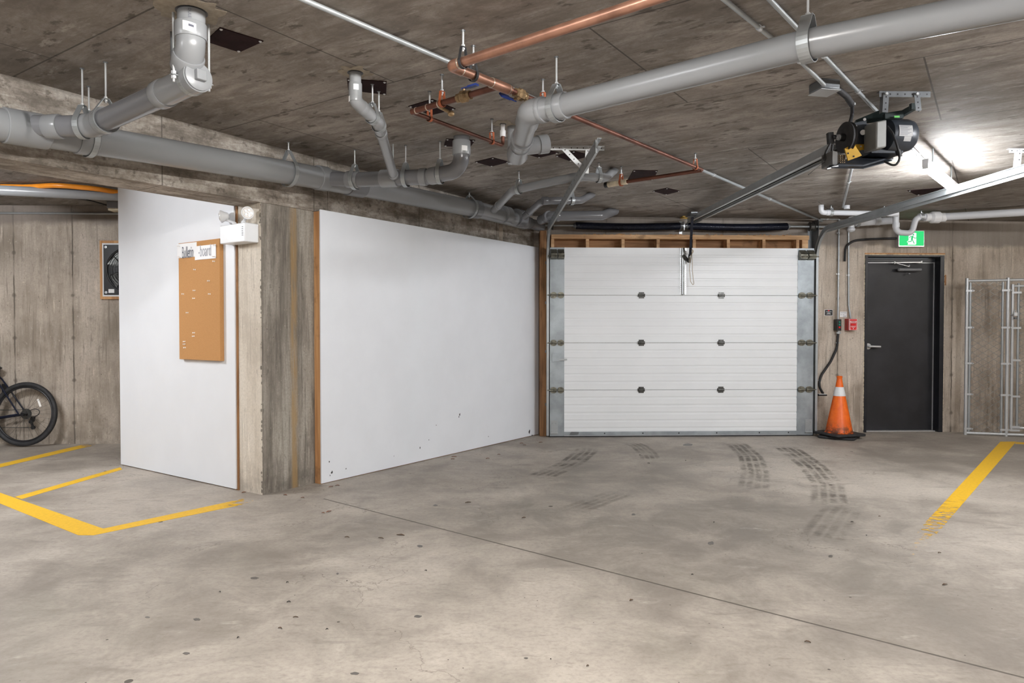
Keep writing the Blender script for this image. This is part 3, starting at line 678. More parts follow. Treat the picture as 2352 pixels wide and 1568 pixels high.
    if i == 0:
        m = MB(); m.hexa(WP, wh0-0.005, wh1+0.005, GD+0.001, GD+0.008, 0.02, 0.062)
        m.build('bottom_retainer', mat_galv_p, sec)
        m = MB(); 
        for px in (1389, 1477, 1560, 1647, 1745, 1812): m.lathe(WP(wS(px, GD), GD+0.008, 0.042), M, [(0, 0.008), (0.002, 0.006)], 8)
        m.build('retainer_screws', mat_black, sec)
        m = MB(); m.hexa(WP, gs0+0.005, gs1-0.005, GD-0.03, GD-0.004, 0.001, 0.022); m.build('bottom_seal', mat_rubber, sec)
        m = MB(); c0 = WP(wS(1319, GD), GD+0.012, 0.05); m.prism([c0 - U*0.045 - Z*0.012, c0 + U*0.045 - Z*0.012, c0 + U*0.05 + Z*0.012, c0 - U*0.03 + Z*0.014], M*0.022); m.build('lift_handle', mat_galv_d, sec)
        for (a, b, e) in ((gs0, wh0, -1), (wh1, gs1, 1)):
            m = MB(); oo = a+0.01 if e < 0 else b-0.09
            m.hexa(WP, oo, oo+0.08, GD+0.004, GD+0.008, 0.03, 0.19)
            m.hexa(WP, oo, oo+0.08, GD+0.008, GD+0.03, 0.045, 0.05)
            for dx in (0.02, 0.06):
                for z in (0.07, 0.16): m.lathe(WP(oo+dx, GD+0.008, z), M, [(0, 0.007), (0.004, 0.005)], 8)
            m.build('bottom_bracket', mat_galv, sec)

# tracks
def track(name, s, label, flip):
    R_ = 0.33; zt = 2.335; pts = [WP(s, GD-0.012, 0.02), WP(s, GD-0.012, zt-R_)]
    for k in range(1, 13):
        a = math.pi/2*k/12; pts.append(WP(s, GD-0.012 + R_*(1-math.cos(a)), zt-R_+R_*math.sin(a)))
    pts.append(WP(s, 3.93, zt + 0.005))
    w, h, t = 0.026, 0.027, 0.0022
    f = flip
    prof = [(-h, f*w/2), (-h, -f*w/2), (h, -f*w/2), (h, f*w/2), (h-t*2, f*w/2), (h-t, -f*w/2+f*t), (-h+t, -f*w/2+f*t), (-h+t*2, f*w/2)]
    root = thing(name, label, 'door track', WP(s, GD, 0), 'curved tracks beside the garage door')
    m = MB(); rings = []
    for i, p in enumerate(pts):
        if i == 0: tt = pts[1]-pts[0]
        elif i == len(pts)-1: tt = pts[-1]-pts[-2]
        else: tt = (pts[i+1]-p).normalized() + (p-pts[i-1]).normalized()
        tt.normalize(); nn = U.cross(tt).normalized()
        rings.append([m.bm.verts.new(p + nn*a + U*b) for a, b in prof])
    n = len(prof)
    for i in range(len(rings)-1):
        for k in range(n): m.bm.faces.new((rings[i][k], rings[i][(k+1) % n], rings[i+1][(k+1) % n], rings[i+1][k]))
    m.bm.faces.new(rings[0][::-1]); m.bm.faces.new(rings[-1])
    tr = m.build('channel', mat_galv, root, flat=True)
    m = MB(); m.hexa(WP, s - 0.006 + (-f)*w/2, s + 0.006 + (-f)*w/2, 0.45, 3.9, zt - 0.05, zt+0.029)
    # holes in the flat web
    m2 = MB()
    for k in range(20): m2.lathe(WP(s + (-f)*(w/2+0.0062), 0.7 + k*0.165, zt+0.006), -U*f, [(0, 0.0075), (0.0008, 0.0075)], 10)
    m.build('stiffener_angle', mat_galv, root); m2.build('punched_holes', mat_black, root)
    for z in (0.35, 0.95, 1.5, 1.95): m = MB(); m.hexa(WP, s-0.004-f*0.02, s+0.004-f*0.02, 0.0, GD-0.04, z, z+0.03); m.build('jamb_bracket', mat_galv_d, root)
    return root
sl = wS(1258, GD); sr = wS(1874.5, GD)
tl = track('door_track', sl, 'galvanised track on the left of the garage door, curving under the ceiling', 1)
tr_ = track('door_track', sr, 'galvanised track on the right of the garage door, curving under the ceiling past the lamp', -1)
m = MB(); m.hexa(WP, gs1+0.002, sr-0.02, GD-0.05, GD-0.01, 0.0, 2.1); tag(m.build('weather_strip', mat_black), 'black rubber strip along the right edge of the garage door', 'seal', 'black seals of the garage door')
m = MB(); m.hexa(WP, sl+0.017, gs0-0.002, GD-0.05, GD-0.01, 0.0, 2.1); tag(m.build('weather_strip', mat_black), 'black rubber strip along the left edge of the garage door', 'seal', 'black seals of the garage door')
# galvanised jamb angle right
ja = thing('jamb_angle', 'long slotted galvanised angle on the wall right of the garage door', 'angle', WP(sr+0.04, 0, 0))
m = MB(); m.hexa(WP, sr+0.018, sr+0.058, 0.001, 0.006, 0.02, 2.05); m.hexa(WP, sr+0.018, sr+0.022, 0.006, 0.15, 0.02, 2.12); m.build('angle', mat_galv_d, ja)
m = MB()
for k in range(14): m.hexa(WP, sr+0.026, sr+0.05, 0.006, 0.007, 1.25+k*0.055, 1.262+k*0.055)
m.build('slots', mat_galv_l, ja)

# timber: left post and the ladder frame over the door
m = MB(); m.hexa(WP, wS(1240, 0.18), wS(1255, 0.18), 0.001, 0.18, 0.0, 2.33); m.hexa(WP, wS(1255, 0.1), wS(1266, 0.1), 0.001, 0.10, 0.0, 2.12)
tag(m.build('timber_post', mat_wood_v, bevel=0.003), 'rough brown timber post between the pale board and the garage door', 'post')
lf = thing('timber_ladder', 'ladder of framing lumber over the garage door', 'timber frame', WP(1.5, 0, 2.13))
FD = 0.15; fa, fb = wS(1266, FD), wS(1857, FD); zr1, zr0 = wZ(539, 1500, FD), wZ(549, 1500, FD); zlow = 2.09
m = MB(); m.hexa(WP, fa, fb, 0.001, FD, zr0, zr1); m.build('top_rail', mat_wood_h, lf, bevel=0.002)
m = MB(); m.hexa(WP, fa, fb, 0.001, FD-0.03, zlow-0.04, zlow); m.build('bottom_rail', mat_wood_h, lf)
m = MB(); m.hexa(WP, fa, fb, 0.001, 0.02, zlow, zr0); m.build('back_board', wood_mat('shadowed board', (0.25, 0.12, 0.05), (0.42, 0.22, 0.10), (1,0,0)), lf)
for px in (1269, 1349, 1430.5, 1511, 1594, 1672, 1753.5, 1831, 1848):
    s_ = wS(px, FD); ww = 0.018 if px != 1848 else 0.035
    m = MB(); m.hexa(WP, s_-ww, s_+ww, 0.02, FD-0.004, zlow, zr0-0.001)
    bk = m.build('block', mat_wood_l if False else mat_wood_h, lf, bevel=0.0015)
m = MB()
for k in range(70):
    s_ = random.uniform(fa+0.3, fb-0.2); m.sph(WP(s_, FD-0.01+random.uniform(0, 0.012), zr1+random.uniform(-0.004, 0.006)), random.uniform(0.004, 0.011), 6, (2.0, 0.8, 0.5))
m.build('splinters', mat_wood_l, lf)['kind'] = 'stuff'

# torsion shaft with two springs
SHD, SHZ = 0.14, wZ(519, 1568, 0.14)
def shp(px): return wS(px, SHD)
m = MB(); m.cyl(WP(shp(1252), SHD, SHZ), WP(shp(1925), SHD, SHZ), 0.0125, seg=14)
tag(m.build('torsion_shaft', mat_galv), 'slim steel shaft running above the garage door through both springs', 'shaft')
def spring(p0, p1, label, sag):
    a, b = shp(p0), shp(p1); root = thing('torsion_spring', label, 'spring', WP((a+b)/2, SHD, SHZ-0.05), 'torsion springs above the garage door')
    m = MB(); n = 90; pts = []
    turns = 105; tot = turns*12
    for k in range(tot+1):
        u = k/tot; an = 2*math.pi*turns*u; z = SHZ - sag*math.sin(math.pi*u); r = 0.038
        pts.append(WP(a+(b-a)*u, SHD + r*math.cos(an), z + r*math.sin(an)))
    m.tube(pts, 0.0052, seg=6); m.build('coil', mat_spring, root)
    m = MB(); cp = [WP(a+(b-a)*k/12, SHD, SHZ - sag*math.sin(math.pi*k/12)) for k in range(13)]; m.tube(cp, 0.0395, seg=20); m.build('core', mat_spring, root)
    for q, e in ((a, -1), (b, 1)):
        m = MB(); m.cyl(WP(q, SHD, SHZ), WP(q+e*0.03, SHD, SHZ), 0.040, 0.022); m.lathe(WP(q+e*0.02, SHD+0.022, SHZ), M, [(0, 0.006), (0.012, 0.006)], 8); m.build('end_cone', mat_galv_d if e*1 < 0 or p0 < 1400 else mat_galv, root)
spring(1322, 1560, 'black torsion spring left of the centre plate above the garage door', 0.012)
spring(1578, 1806, 'black torsion spring right of the centre plate above the garage door', 0.012)
m = MB(); sc0 = shp(1569); m.hexa(WP, sc0-0.014, sc0+0.02, 0.001, 0.006, SHZ-0.085, SHZ+0.075); m.hexa(WP, sc0-0.003, sc0+0.003, 0.006, SHD+0.03, SHZ-0.05, SHZ+0.05); m.cyl(WP(sc0-0.012, SHD, SHZ), WP(sc0+0.012, SHD, SHZ), 0.026)
tag(m.build('centre_bearing_plate', mat_galv_l), 'bright steel bearing plate on the wall between the two springs', 'bracket')
m = MB(); se = shp(1862); m.lathe(WP(se-0.03, SHD, SHZ), U, [(0, 0.03), (0.004, 0.052), (0.01, 0.045), (0.05, 0.045), (0.055, 0.055), (0.06, 0.055), (0.062, 0.03)], 24); tag(m.build('cable_drum', mat_steel_d), 'dark cable drum at the right end of the spring shaft', 'drum', 'cable drums')
m = MB(); se = shp(1262); m.lathe(WP(se-0.02, SHD, SHZ), U, [(0, 0.03), (0.004, 0.052), (0.01, 0.045), (0.05, 0.045), (0.055, 0.055), (0.06, 0.055), (0.062, 0.03)], 24); tag(m.build('cable_drum', mat_steel_d), 'dark cable drum at the left end of the spring shaft', 'drum', 'cable drums')
m = MB(); s_ = shp(1876); m.hexa(WP, s_-0.003, s_+0.001, 0.001, 0.17, 1.98, SHZ+0.08); m.hexa(WP, s_-0.055, s_-0.003, 0.001, 0.006, 1.9, SHZ+0.02)
for z in (2.05, 2.15, 2.25): m.lathe(WP(s_-0.03, 0.006, z), M, [(0, 0.007), (0.004, 0.006)], 8)
tag(m.build('end_bearing_plate', mat_galv_d), 'dull galvanised end plate at the top right corner of the garage door', 'bracket')

# door arm, trolley, release cord
ar = thing('opener_linkage', 'black steel arm linking the opener rail to the top of the garage door', 'arm', WP(wS(1588, 0.4), 0.4, 1.9))
p_t = pW(1590, 497, 0.55); p_m = pW(1585, 590, 0.33); p_b = pW(1583, 601, 0.31); p_s = pW(1569, 586, GD+0.03)
m = MB(); m.bar(p_t, p_m, 0.012, 0.028, U); m.build('straight_arm', mat_spring, ar)
m = MB(); m.bar(p_m + Z*0.03, p_b - Z*0.01, 0.016, 0.032, U); m.bar(p_b, p_s, 0.016, 0.03, U); m.lathe(p_m, M, [(-0.01, 0.012), (0.015, 0.012)], 8); m.build('curved_arm', mat_steel_d, ar)
rc = thing('release_cord', 'beige knotted cord loop hanging from the door arm', 'cord', pW(1587, 650, 0.36))
m = MB(); k0 = pW(1588, 577, 0.345); e0 = pW(1586, 652, 0.36)
m.tube([k0, k0 + U*-0.012 - Z*0.08, k0 - U*0.02 - Z*0.2, k0 - U*0.006 - Z*0.34, k0 + U*0.02 - Z*0.375, k0 + U*0.03 - Z*0.36, k0 + U*0.012 - Z*0.22, k0 + U*0.010 - Z*0.1, k0 + U*0.004], 0.0035, 0.03, 8); m.build('loop', mat_rope, rc)
m = MB(); m.torus(k0, (0.3, 1, 0.2), 0.018, 0.007, 16, 8); m.torus(k0 - Z*0.012, (1, 0.3, 0.5), 0.014, 0.006, 16, 8); m.build('knot', mat_rope, rc)
# ------------------------------------------------------------------ pipes and hangers
def ring(mb, pts, i, r, L=0.07, off=0.0):
    """coupling collar around the path at point index i / explicit (p, dir)"""
    p, d = i
    d = V(d).normalized(); mb.lathe(V(p) - d*L/2, d, [(0, r*0.97), (0.004, r), (L-0.004, r), (L, r*0.97)], 24)
def pipe_thing(name, label, cat, pts, r, mat, colls=(), fr=0.0, cmat=None, group=None, seg=20, cr=1.13, cL=0.075, ctag='coupling'):
    pts = [V(p) for p in pts]
    root = thing(name, label, cat, pts[0], group)
    m = MB(); m.tube(pts, r, fr, seg, n=8); m.build('pipe', mat, root)
    for c in colls:
        # c = (segment index, fraction) or (i, u, L)
        i, u = c[0], c[1]; L = c[2] if len(c) > 2 else cL
        a, b = pts[i], pts[i+1]; m = MB(); ring(m, None, (a.lerp(b, u), b-a), r*cr, L); m.build(ctag, cmat or mat, root)
    return root
def hanger(p, r, axis, label, col='galv', ztop=None, group='rod hangers holding the grey pipes', drop=None, rods=1, band=0.03):
    """threaded rod to the slab, clevis and band round the pipe at p"""
    p = V(p); ax = V(axis).normalized(); ax = V((ax.x, ax.y, 0)).normalized(); sd = Z.cross(ax)
    zt = (CZ(p.x, p.y) if ztop is None else ztop) + 0.0
    root = thing('pipe_hanger', label, 'pipe hanger', (p.x, p.y, p.z - r), group)
    bandm = {'galv': mat_galv, 'orange': mat_orange, 'black': mat_rubber, 'dark': mat_galv_d}[col]
    zc = min(p.z + r + max(0.045, r*0.9), zt - 0.03)
    m = MB(); rr = r*1.16 + 0.003; pts = []
    pts.append((-0.012, zc - p.z)); 
    for k in range(0, 21):
        a = math.radians(145 + k*(250)/20); pts.append((rr*math.cos(a), rr*math.sin(a)))
    pts.append((0.012, zc - p.z))
    P3 = [p + sd*x + Z*z for x, z in pts]
    for a, b in zip(P3, P3[1:]):
        if (b-a).length < 1e-6: continue
        m.bar(a, b + (b-a).normalized()*0.0015, band, 0.0028, up=(b-a).cross(ax).normalized())
    m.bar(P3[0] - sd*0.002, P3[-1] + sd*0.002, band, 0.003); m.build('clevis_band', bandm, root)
    m = MB(); m.cyl((p.x, p.y, zc-0.02), (p.x, p.y, zt), 0.0048, seg=8); m.build('threaded_rod', mat_galv_l, root)
    m = MB(); m.lathe((p.x, p.y, zc-0.012), Z, [(0, 0.009), (0.008, 0.009)], 6); m.lathe((p.x, p.y, zc+0.003), Z, [(0, 0.009), (0.008, 0.009)], 6); m.build('nut', mat_galv_l, root)
    m = MB(); m.lathe((p.x, p.y, zt-0.006), Z, [(0, 0.010), (0.005, 0.012)], 10); m.build('anchor', mat_galv_d, root)
    return root
def onp(pa, pb, px):       # point of the 3d line pa-pb seen at column px
    k = (px - 1176) / FPX; cp, sp = math.cos(PITCH), math.sin(PITCH)
    f = lambda q: q.x - k*(q.y*cp - (q.z-CAMH)*sp)
    a, b = f(pa), f(pb); u = a/(a-b); return pa.lerp(pb, u)

# main drain along the beam
m0 = pB(0, 286, 0.20); m1 = pB(700, 403, 0.20); m2 = pB(815, 425, 0.20); m3 = pB(1100, 482, 0.20); m4 = pB(1243, 520, 0.14)
ml = m0 + (m0-m1)*0.9
dm = thing('drain_pipe', 'long thick grey main drain pipe running along the concrete beam', 'pipe', m0)
m = MB(); m.tube([ml, m1, m2], 0.084, seg=28); m.tube([m2, m3, onp(m3, m4, 1205)], 0.080, seg=28); m.build('pipe', mat_pvc, dm)
for px, L, mt in ((32, 0.10, mat_pvc), (75, 0.14, mat_pvc), (195, 0.10, mat_pvc), (738, 0.09, mat_pvc), (815, 0.16, mat_pvc_d), (1090, 0.09, mat_pvc_d), (1160, 0.1, mat_pvc), (1192, 0.12, mat_pvc_d)):
    a, b = (m0, m1) if px < 750 else (m2, m3)
    p = onp(a, b, px); m = MB(); ring(m, None, (p, b-a), 0.093, L); m.build('coupling', mt, dm)
q0 = onp(m3, m4, 1212); q1 = m4
m = MB(); m.tube([onp(m3, m4, 1203), q1], 0.058, seg=20); m.build('reduced_end', mat_pvc_d, dm)
m = MB(); ring(m, None, (onp(m3, m4, 1212), q1-q0), 0.066, 0.09); m.build('coupling', mat_pvc_d, dm)
hd = m1 - m0
for px, lab in ((205, 'hanger on the main drain just right of the left wye'), (663, 'hanger on the main drain left of the double fitting'), (1078, 'hanger on the main drain near the far branches')):
    a, b = (m0, m1) if px < 750 else (m2, m3); hanger(onp(a, b, px), 0.084, hd, lab, 'galv')

# left branch with clean-out
a0 = pF(60, 288, 2.300); a1 = pF(125, 291, 2.296); a2 = pF(215, 288, 2.300); a3 = pF(405, 202, 2.325); a4 = pF(455, 176, 2.335)
lb_ = thing('drain_branch', 'grey branch pipe at top left ending in a round clean-out plug', 'pipe', a3)
m = MB(); m.tube([a0 + (a0-a1)*0.3, a1, a2], 0.056, 0.1, 24); m.tube([a2, a3], 0.056, 0, 24); m.build('pipe', mat_pvc_d, lb_)
m = MB(); m.tube([a1.lerp(a2, .75), a2, a2.lerp(a3, 0.14)], 0.0625, 0.12, 24); m.build('elbow', mat_pvc, lb_)
for i, (p, d, L, rr) in enumerate(((a1, a2-a1, 0.08, 0.064), (a2.lerp(a3, 0.14), a3-a2, 0.05, 0.068), (a2.lerp(a3, 0.86), a3-a2, 0.06, 0.066))):
    m = MB(); ring(m, None, (p, d), rr, L); m.build('coupling', mat_pvc, lb_)
m = MB(); m.tube([a2.lerp(a3, 0.86), a4], 0.061, 0, 24); wy = m.build('wye_body', mat_pvc, lb_)
dc = (a4 - a3).normalized(); m = MB(); m.lathe(a4 - dc*0.05, dc, [(0, 0.061), (0.004, 0.067), (0.05, 0.067), (0.052, 0.0)], 28); m.build('plug_socket', mat_pvc_l, lb_)
m = MB(); m.lathe(a4 + dc*0.002, dc, [(0, 0.062), (0.006, 0.062), (0.009, 0.057), (0.010, 0.0)], 28); pl = m.build('clean_out_plug', mat_pvc_l, lb_)
sx = dc.cross(Z).normalized(); sz = sx.cross(dc); m = MB(); m.box(a4 + dc*0.022, 0.045, 0.026, 0.045, (sx, dc, sz)); m.build('square_boss', mat_pvc_l, pl, bevel=0.003)
tp = pC(440, 26, 0.0); jn = V((tp.x, tp.y, 0)); 
v1 = V((tp.x-0.005, tp.y, pY(440, 113, tp.y).z)); v2 = a3.lerp(a4, 0.25)
m = MB(); m.tube([tp, v1 + Z*0.05], 0.057, 0, 28); m.tube([v1 + Z*0.065, v1 + Z*0.0, v1.lerp(v2, 0.5)], 0.060, 0.06, 28); m.tube([v1.lerp(v2, 0.4), v2], 0.055, 0, 28); m.build('riser', mat_pvc_l, lb_)
m = MB(); ring(m, None, (v1 + Z*0.075, Z), 0.0665, 0.066); m.build('coupling', mat_pvc_l, lb_)
m = MB(); ring(m, None, (v1.lerp(v2, 0.34), v2-v1), 0.0675, 0.07); m.build('coupling', mat_pvc_l, lb_)
def wrap(mb, c, r, ang0, body, size, z0, vert=True, h=0.0006):
    f = (lambda x, y: V((c.x + (r+h)*math.sin(ang0 + y/r), c.y - (r+h)*math.cos(ang0 + y/r), z0 - x))) if vert else (lambda x, y: V((c.x + (r+h)*math.sin(ang0 + x/r), c.y - (r+h)*math.cos(ang0 + x/r), z0 + y)))
    mb.text(body, f, size)
def patch(mb, c, r, a0_, a1_, z0, z1, n=6, h=0.0008, tilt=0.0):
    vs = []
    for k in range(n+1):
        a = a0_ + (a1_-a0_)*k/n
        for z in (z0, z1): vs.append(mb.bm.verts.new(V((c.x + (r+h)*math.sin(a), c.y - (r+h)*math.cos(a), z - tilt*(k/n)))))
    for k in range(n): mb.bm.faces.new((vs[2*k], vs[2*k+1], vs[2*k+3], vs[2*k+2]))
m = MB(); patch(m, v1, 0.0665, -0.05, 0.75, v1.z+0.058, v1.z+0.098, tilt=0.010); lbp = m.build('paper_label', mat_paper, lb_)
m = MB(); wrap(m, v1, 0.0665, 0.42, 'l iNDlDl', 0.012, v1.z+0.118, False, 0.0012) if False else patch(m, v1, 0.0665, 0.30, 0.62, v1.z+0.074, v1.z+0.084, h=0.0014, tilt=0.004); m.build('bar_print', mat_ink, lbp)
m = MB(); wrap(m, tp, 0.057, 0.28, 'DULE', 0.017, tp.z - 0.030); m.build('pipe_lettering', mat_ink, lb_, flat=True)
hanger(a2.lerp(a3, 0.17), 0.056, a3-a2, 'hanger on the left branch beside its lower elbow'); hanger(pF(190, 289, 2.298), 0.056, a2-a1, 'hanger on the left branch above the main drain')
# yoke with two long rods at the clean-out
yk = thing('pipe_hanger', 'wide yoke with two long rods at the clean-out plug', 'pipe hanger', a4 - Z*0.08, 'rod hangers holding the grey pipes')
yc = a3.lerp(a4, 0.72)
m = MB(); P3 = []
for k in range(0, 15):
    a = math.pi + math.pi*k/14; P3.append(yc + sx*0.066*math.cos(a)*1.0 + Z*0.066*math.sin(a))
for a, b in zip(P3, P3[1:]): m.bar(a, b, 0.026, 0.003, up=(b-a).cross(dc).normalized())
e1, e2 = P3[0] - sx*0.028, P3[-1] + sx*0.028; m.bar(P3[0], e1, 0.026, 0.003); m.bar(P3[-1], e2, 0.026, 0.003); m.build('saddle_band', mat_galv, yk)
for e in (P3[0]-sx*0.015, P3[-1]+sx*0.015):
    m = MB(); m.cyl(e - Z*0.03, V((e.x, e.y, CZ(e.x, e.y)+0.003)), 0.0055, seg=8); m.build('threaded_rod', mat_galv_l, yk)
    m = MB(); m.lathe(e + Z*0.004, Z, [(0, 0.011), (0.012, 0.011)], 6); m.lathe(e - Z*0.016, Z, [(0, 0.011), (0.012, 0.011)], 6); m.build('nut', mat_galv_l, yk)
ex_ = pC(421, 73); m = MB(); e = V((ex_.x, ex_.y, 0)); bz = a2.lerp(a3, 0.93); m.cyl((bz.x, bz.y+0.02, bz.z+0.055), (bz.x, bz.y+0.02, CZ(bz.x, bz.y)+0.003), 0.005, seg=8); m.build('threaded_rod', mat_galv_d, yk)

# middle riser
r0 = pC(816, 166, 0.0); z1_ = pY(819, 232, r0.y).z
r1 = V((r0.x, r0.y, z1_)); r2 = pY(868, 281, r0.y + 0.22); r3 = pF(905, 406, 2.335)
ms = pipe_thing('drain_branch', 'slim pale grey pipe dropping from the ceiling and bending twice towards the double fitting', 'pipe', [r0, r1, r2, r3], 0.031, mat_pvc_l, [(0, 0.55, 0.05), (0, 0.93, 0.03)], 0.07, cr=1.14)
m = MB(); m.tube([r1 + Z*0.05, r1, r1.lerp(r2, 0.6)], 0.0355, 0.06, 20); m.build('elbow', mat_pvc_l, ms)
m = MB(); m.tube([r1.lerp(r2, 0.7), r2, r2.lerp(r3, 0.12)], 0.0355, 0.06, 20); m.build('elbow', mat_pvc_l, ms)
for p, d, L in ((r1.lerp(r2, 0.3), r2-r1, 0.035), (r2.lerp(r3, 0.16), r3-r2, 0.05), (r2.lerp(r3, 0.95), r3-r2, 0.05)):
    m = MB(); ring(m, None, (p, d), 0.037, L); m.build('coupling', mat_pvc_l if L < .05 else mat_pvc, ms)
m = MB(); m.tube([r2.lerp(r3, 0.17), r2.lerp(r3, 0.94)], 0.0318, 0, 20); m.build('grey_length', mat_pvc, ms)
for px_, z_ in ((0.45, 0.05), (-0.9, -0.01)):
    m = MB(); patch(m, r1, 0.0358, px_-0.5, px_+0.25, r1.z+z_, r1.z+z_+0.03); m.build('paper_label', mat_paper, ms)
hanger(r1.lerp(r2, 0.75), 0.031, r2-r1, 'hanger on the slim middle riser, upper one', ); hanger(r2.lerp(r3, 0.05), 0.031, r2-r1, 'hanger on the slim middle riser, lower one')

# double fitting branch (parallel to the picture)
b0 = onp(m0, m1, 745); b1 = pF(815, 413, 2.345); b2 = pF(905, 409, 2.335); b3 = pF(985, 406, 2.33); b4 = pF(1040, 398, 2.33); b5 = pC(1060, 314, 0.0); b4b = V((b5.x, b5.y, b4.z + 0.01))
db = pipe_thing('drain_branch', 'dark grey branch with a double fitting, curving up into the ceiling on the right', 'pipe', [b0, b1, b2, b3, b4b, b5], 0.056, mat_pvc_d, [(0, 0.95, 0.10), (1, 0.9, 0.12), (2, 0.85, 0.05), (3, 0.2, 0.08)], 0.13, cmat=mat_pvc)
m = MB(); ring(m, None, (b5 - Z*0.08, Z), 0.064, 0.10); cpl = m.build('coupling', mat_pvc_l, db)
m = MB(); patch(m, b5, 0.0642, 0.1, 0.75, b5.z-0.11, b5.z-0.075); m.build('paper_label', mat_paper, db)
m = MB(); m.tube([b2 - (b2-b1).normalized()*0.1, b2 + (b3-b2).normalized()*0.03], 0.066, 0, 24); m.build('wye_body', mat_pvc, db)
hanger(onp(b1, b2, 815), 0.06, b2-b1, 'hanger on the double fitting branch, left one'); hanger(pF(932, 408, 2.333), 0.056, b3-b2, 'hanger on the double fitting branch, middle one'); hanger(b3 + (b4b-b3)*0.35, 0.056, b3-b2, 'hanger on the double fitting branch, right one before the bend')
hr = thing('threaded_rod', 'bare threaded rod standing beside the slim middle riser', 'rod', pF(903, 380, 2.36)); m = MB(); p = pF(903, 385, 2.40); m.cyl(p, (p.x, p.y, CZ(p.x, p.y)+0.003), 0.005, seg=8); m.build('rod', mat_galv, hr)

# big diagonal pipe
g0 = pF(1225, 256, 2.335); g1 = pF(1293, 243, 2.335); g2 = pF(1850, 103, 2.335); g3 = pF(2352, 4, 2.34); g4 = g3 + (g3-g2)*3.5
e0 = pF(1190, 350, 2.325)
bg = thing('drain_pipe', 'thick pale grey pipe crossing the ceiling diagonally to the top right corner', 'pipe', g1)
m = MB(); m.tube([g0, g1, g2, g3, g4], 0.058, 0.05, 28); m.build('pipe', mat_pvc_l, bg)
for p, d, L in ((onp(g1, g2, 1283), g2-g1, 0.10), (onp(g0, g1, 1245), g2-g1, 0.03)):
    m = MB(); ring(m, None, (p, d), 0.066, L); m.build('coupling', mat_pvc_l, bg)
ecr = g0 + (g0-g1).normalized()*0.02
m = MB(); m.tube([g0 + (g1-g0).normalized()*0.05, ecr, ecr.lerp(e0, 0.22)], 0.064, 0.09, 24); m.build('elbow', mat_pvc, bg)
m = MB(); m.tube([ecr.lerp(e0, 0.15), e0], 0.057, 0, 24); m.build('pipe_run', mat_pvc, bg)
m = MB(); ring(m, None, (ecr.lerp(e0, 0.62), e0-ecr), 0.066, 0.05); m.build('coupling', mat_pvc, bg)
m = MB(); dd = (e0-ecr).normalized(); m.lathe(e0 - dd*0.17, dd, [(0, 0.063), (0.12, 0.063), (0.17, 0.068), (0.22, 0.068), (0.225, 0.06), (0.226, 0)], 24); m.build('end_fitting', mat_pvc, bg)
h0 = e0 - dd*0.12; h1 = pY(1250, 331, h0.y + 0.05); m = MB(); m.tube([h0, h1], 0.052, 0, 24); m.lathe(h1 - (h1-h0).normalized()*0.04, h1-h0, [(0, 0.058), (0.06, 0.058), (0.065, 0.045)], 24); m.build('side_stub', mat_pvc, bg)
u1 = pC(1178, 290, 0.0); m = MB(); m.tube([V((u1.x, u1.y, e0.z)), u1], 0.036, 0, 18); m.build('riser', mat_pvc_l, bg)
hanger(onp(g1, g2, 1278), 0.060, g2-g1, 'large hanger on the diagonal pipe at its lower end', 'galv', band=0.034); hanger(onp(g1, g2, 1855), 0.058, g2-g1, 'hanger on the diagonal pipe near the top of the view', 'galv', band=0.045)

# far branches
def far(label, px, zt, r, mat, mt2=None, cols=(), end_up=True):
    pts = [pF(x, y, z) for x, y, z in px]
    if end_up: pts.append(pC(zt[0], zt[1], 0.0))
    return pipe_thing('drain_branch', label, 'pipe', pts, r, mat, cols, 0.09, cmat=mt2 or mat), pts
f1, p1 = far('nearest of the three thin grey branches behind the left track', [(1135, 482, 2.385), (1178, 437, 2.40), (1325, 405, 2.43), (1392, 408, 2.44)], (1412, 390), 0.034, mat_pvc, None, [(0, 0.25, 0.05), (1, 0.05, 0.05), (2, 0.1, 0.03), (2, 0.85, 0.04)])
f2, p2 = far('middle of the three grey branches behind the left track', [(1205, 497, 2.385), (1246, 461, 2.40), (1335, 460, 2.43)], (1360, 446), 0.034, mat_pvc_d, None, [(0, 0.3, 0.05), (1, 0.06, 0.05), (1, 0.8, 0.03)])
f3, p3 = far('farthest and thickest of the three grey branches, just above the garage door springs', [(1243, 505, 2.40), (1262, 496, 2.41), (1384, 495, 2.43)], (1412, 483), 0.052, mat_pvc_d, None, [(0, 0.8, 0.08), (1, 0.15, 0.04)])
hanger(p1[1].lerp(p1[2], 0.10), 0.034, p1[2]-p1[1], 'small hanger on the nearest thin branch at its bend'); hanger(p1[2].lerp(p1[3], 0.75), 0.034, p1[3]-p1[2], 'small hanger on the nearest thin branch near its end')
hanger(p2[1].lerp(p2[2], 0.75), 0.034, p2[2]-p2[1], 'small hanger on the middle thin branch near its end')

# white vent pipes at the right
wz = 2.42
w0 = pW(1888, 488, 0.85); w1 = pW(2062, 491, 0.85); wu = V((w0.x-0.01, w0.y, CZ(w0.x, w0.y)))
wh = pipe_thing('vent_pipe', 'upper white pipe with an elbow into the ceiling right of the door springs', 'pipe', [wu, w0 - U*0.01, w1], 0.027, mat_pvc_w, [(1, 0.10, 0.05), (1, 0.9, 0.05)], 0.05)
q = pW(1945, 480, 0.85); m = MB(); m.tube([q, V((q.x, q.y, CZ(q.x, q.y)))], 0.03, 0, 16); m.build('tee_stub', mat_pvc_w, wh)
hanger(pW(1909, 488.5, 0.85), 0.027, U, 'small hanger on the upper white pipe, left one', group='small hangers on the white pipes'); hanger(pW(2031, 490.5, 0.85), 0.027, U, 'small hanger on the upper white pipe, right one', group='small hangers on the white pipes')
wd0 = 0.62
tq = [pW(2058, 500, wd0), pW(2058, 533, wd0), pW(2080, 541, wd0), pW(2102, 522, wd0), pW(2104, 503, wd0), pW(2125, 498, wd0)]
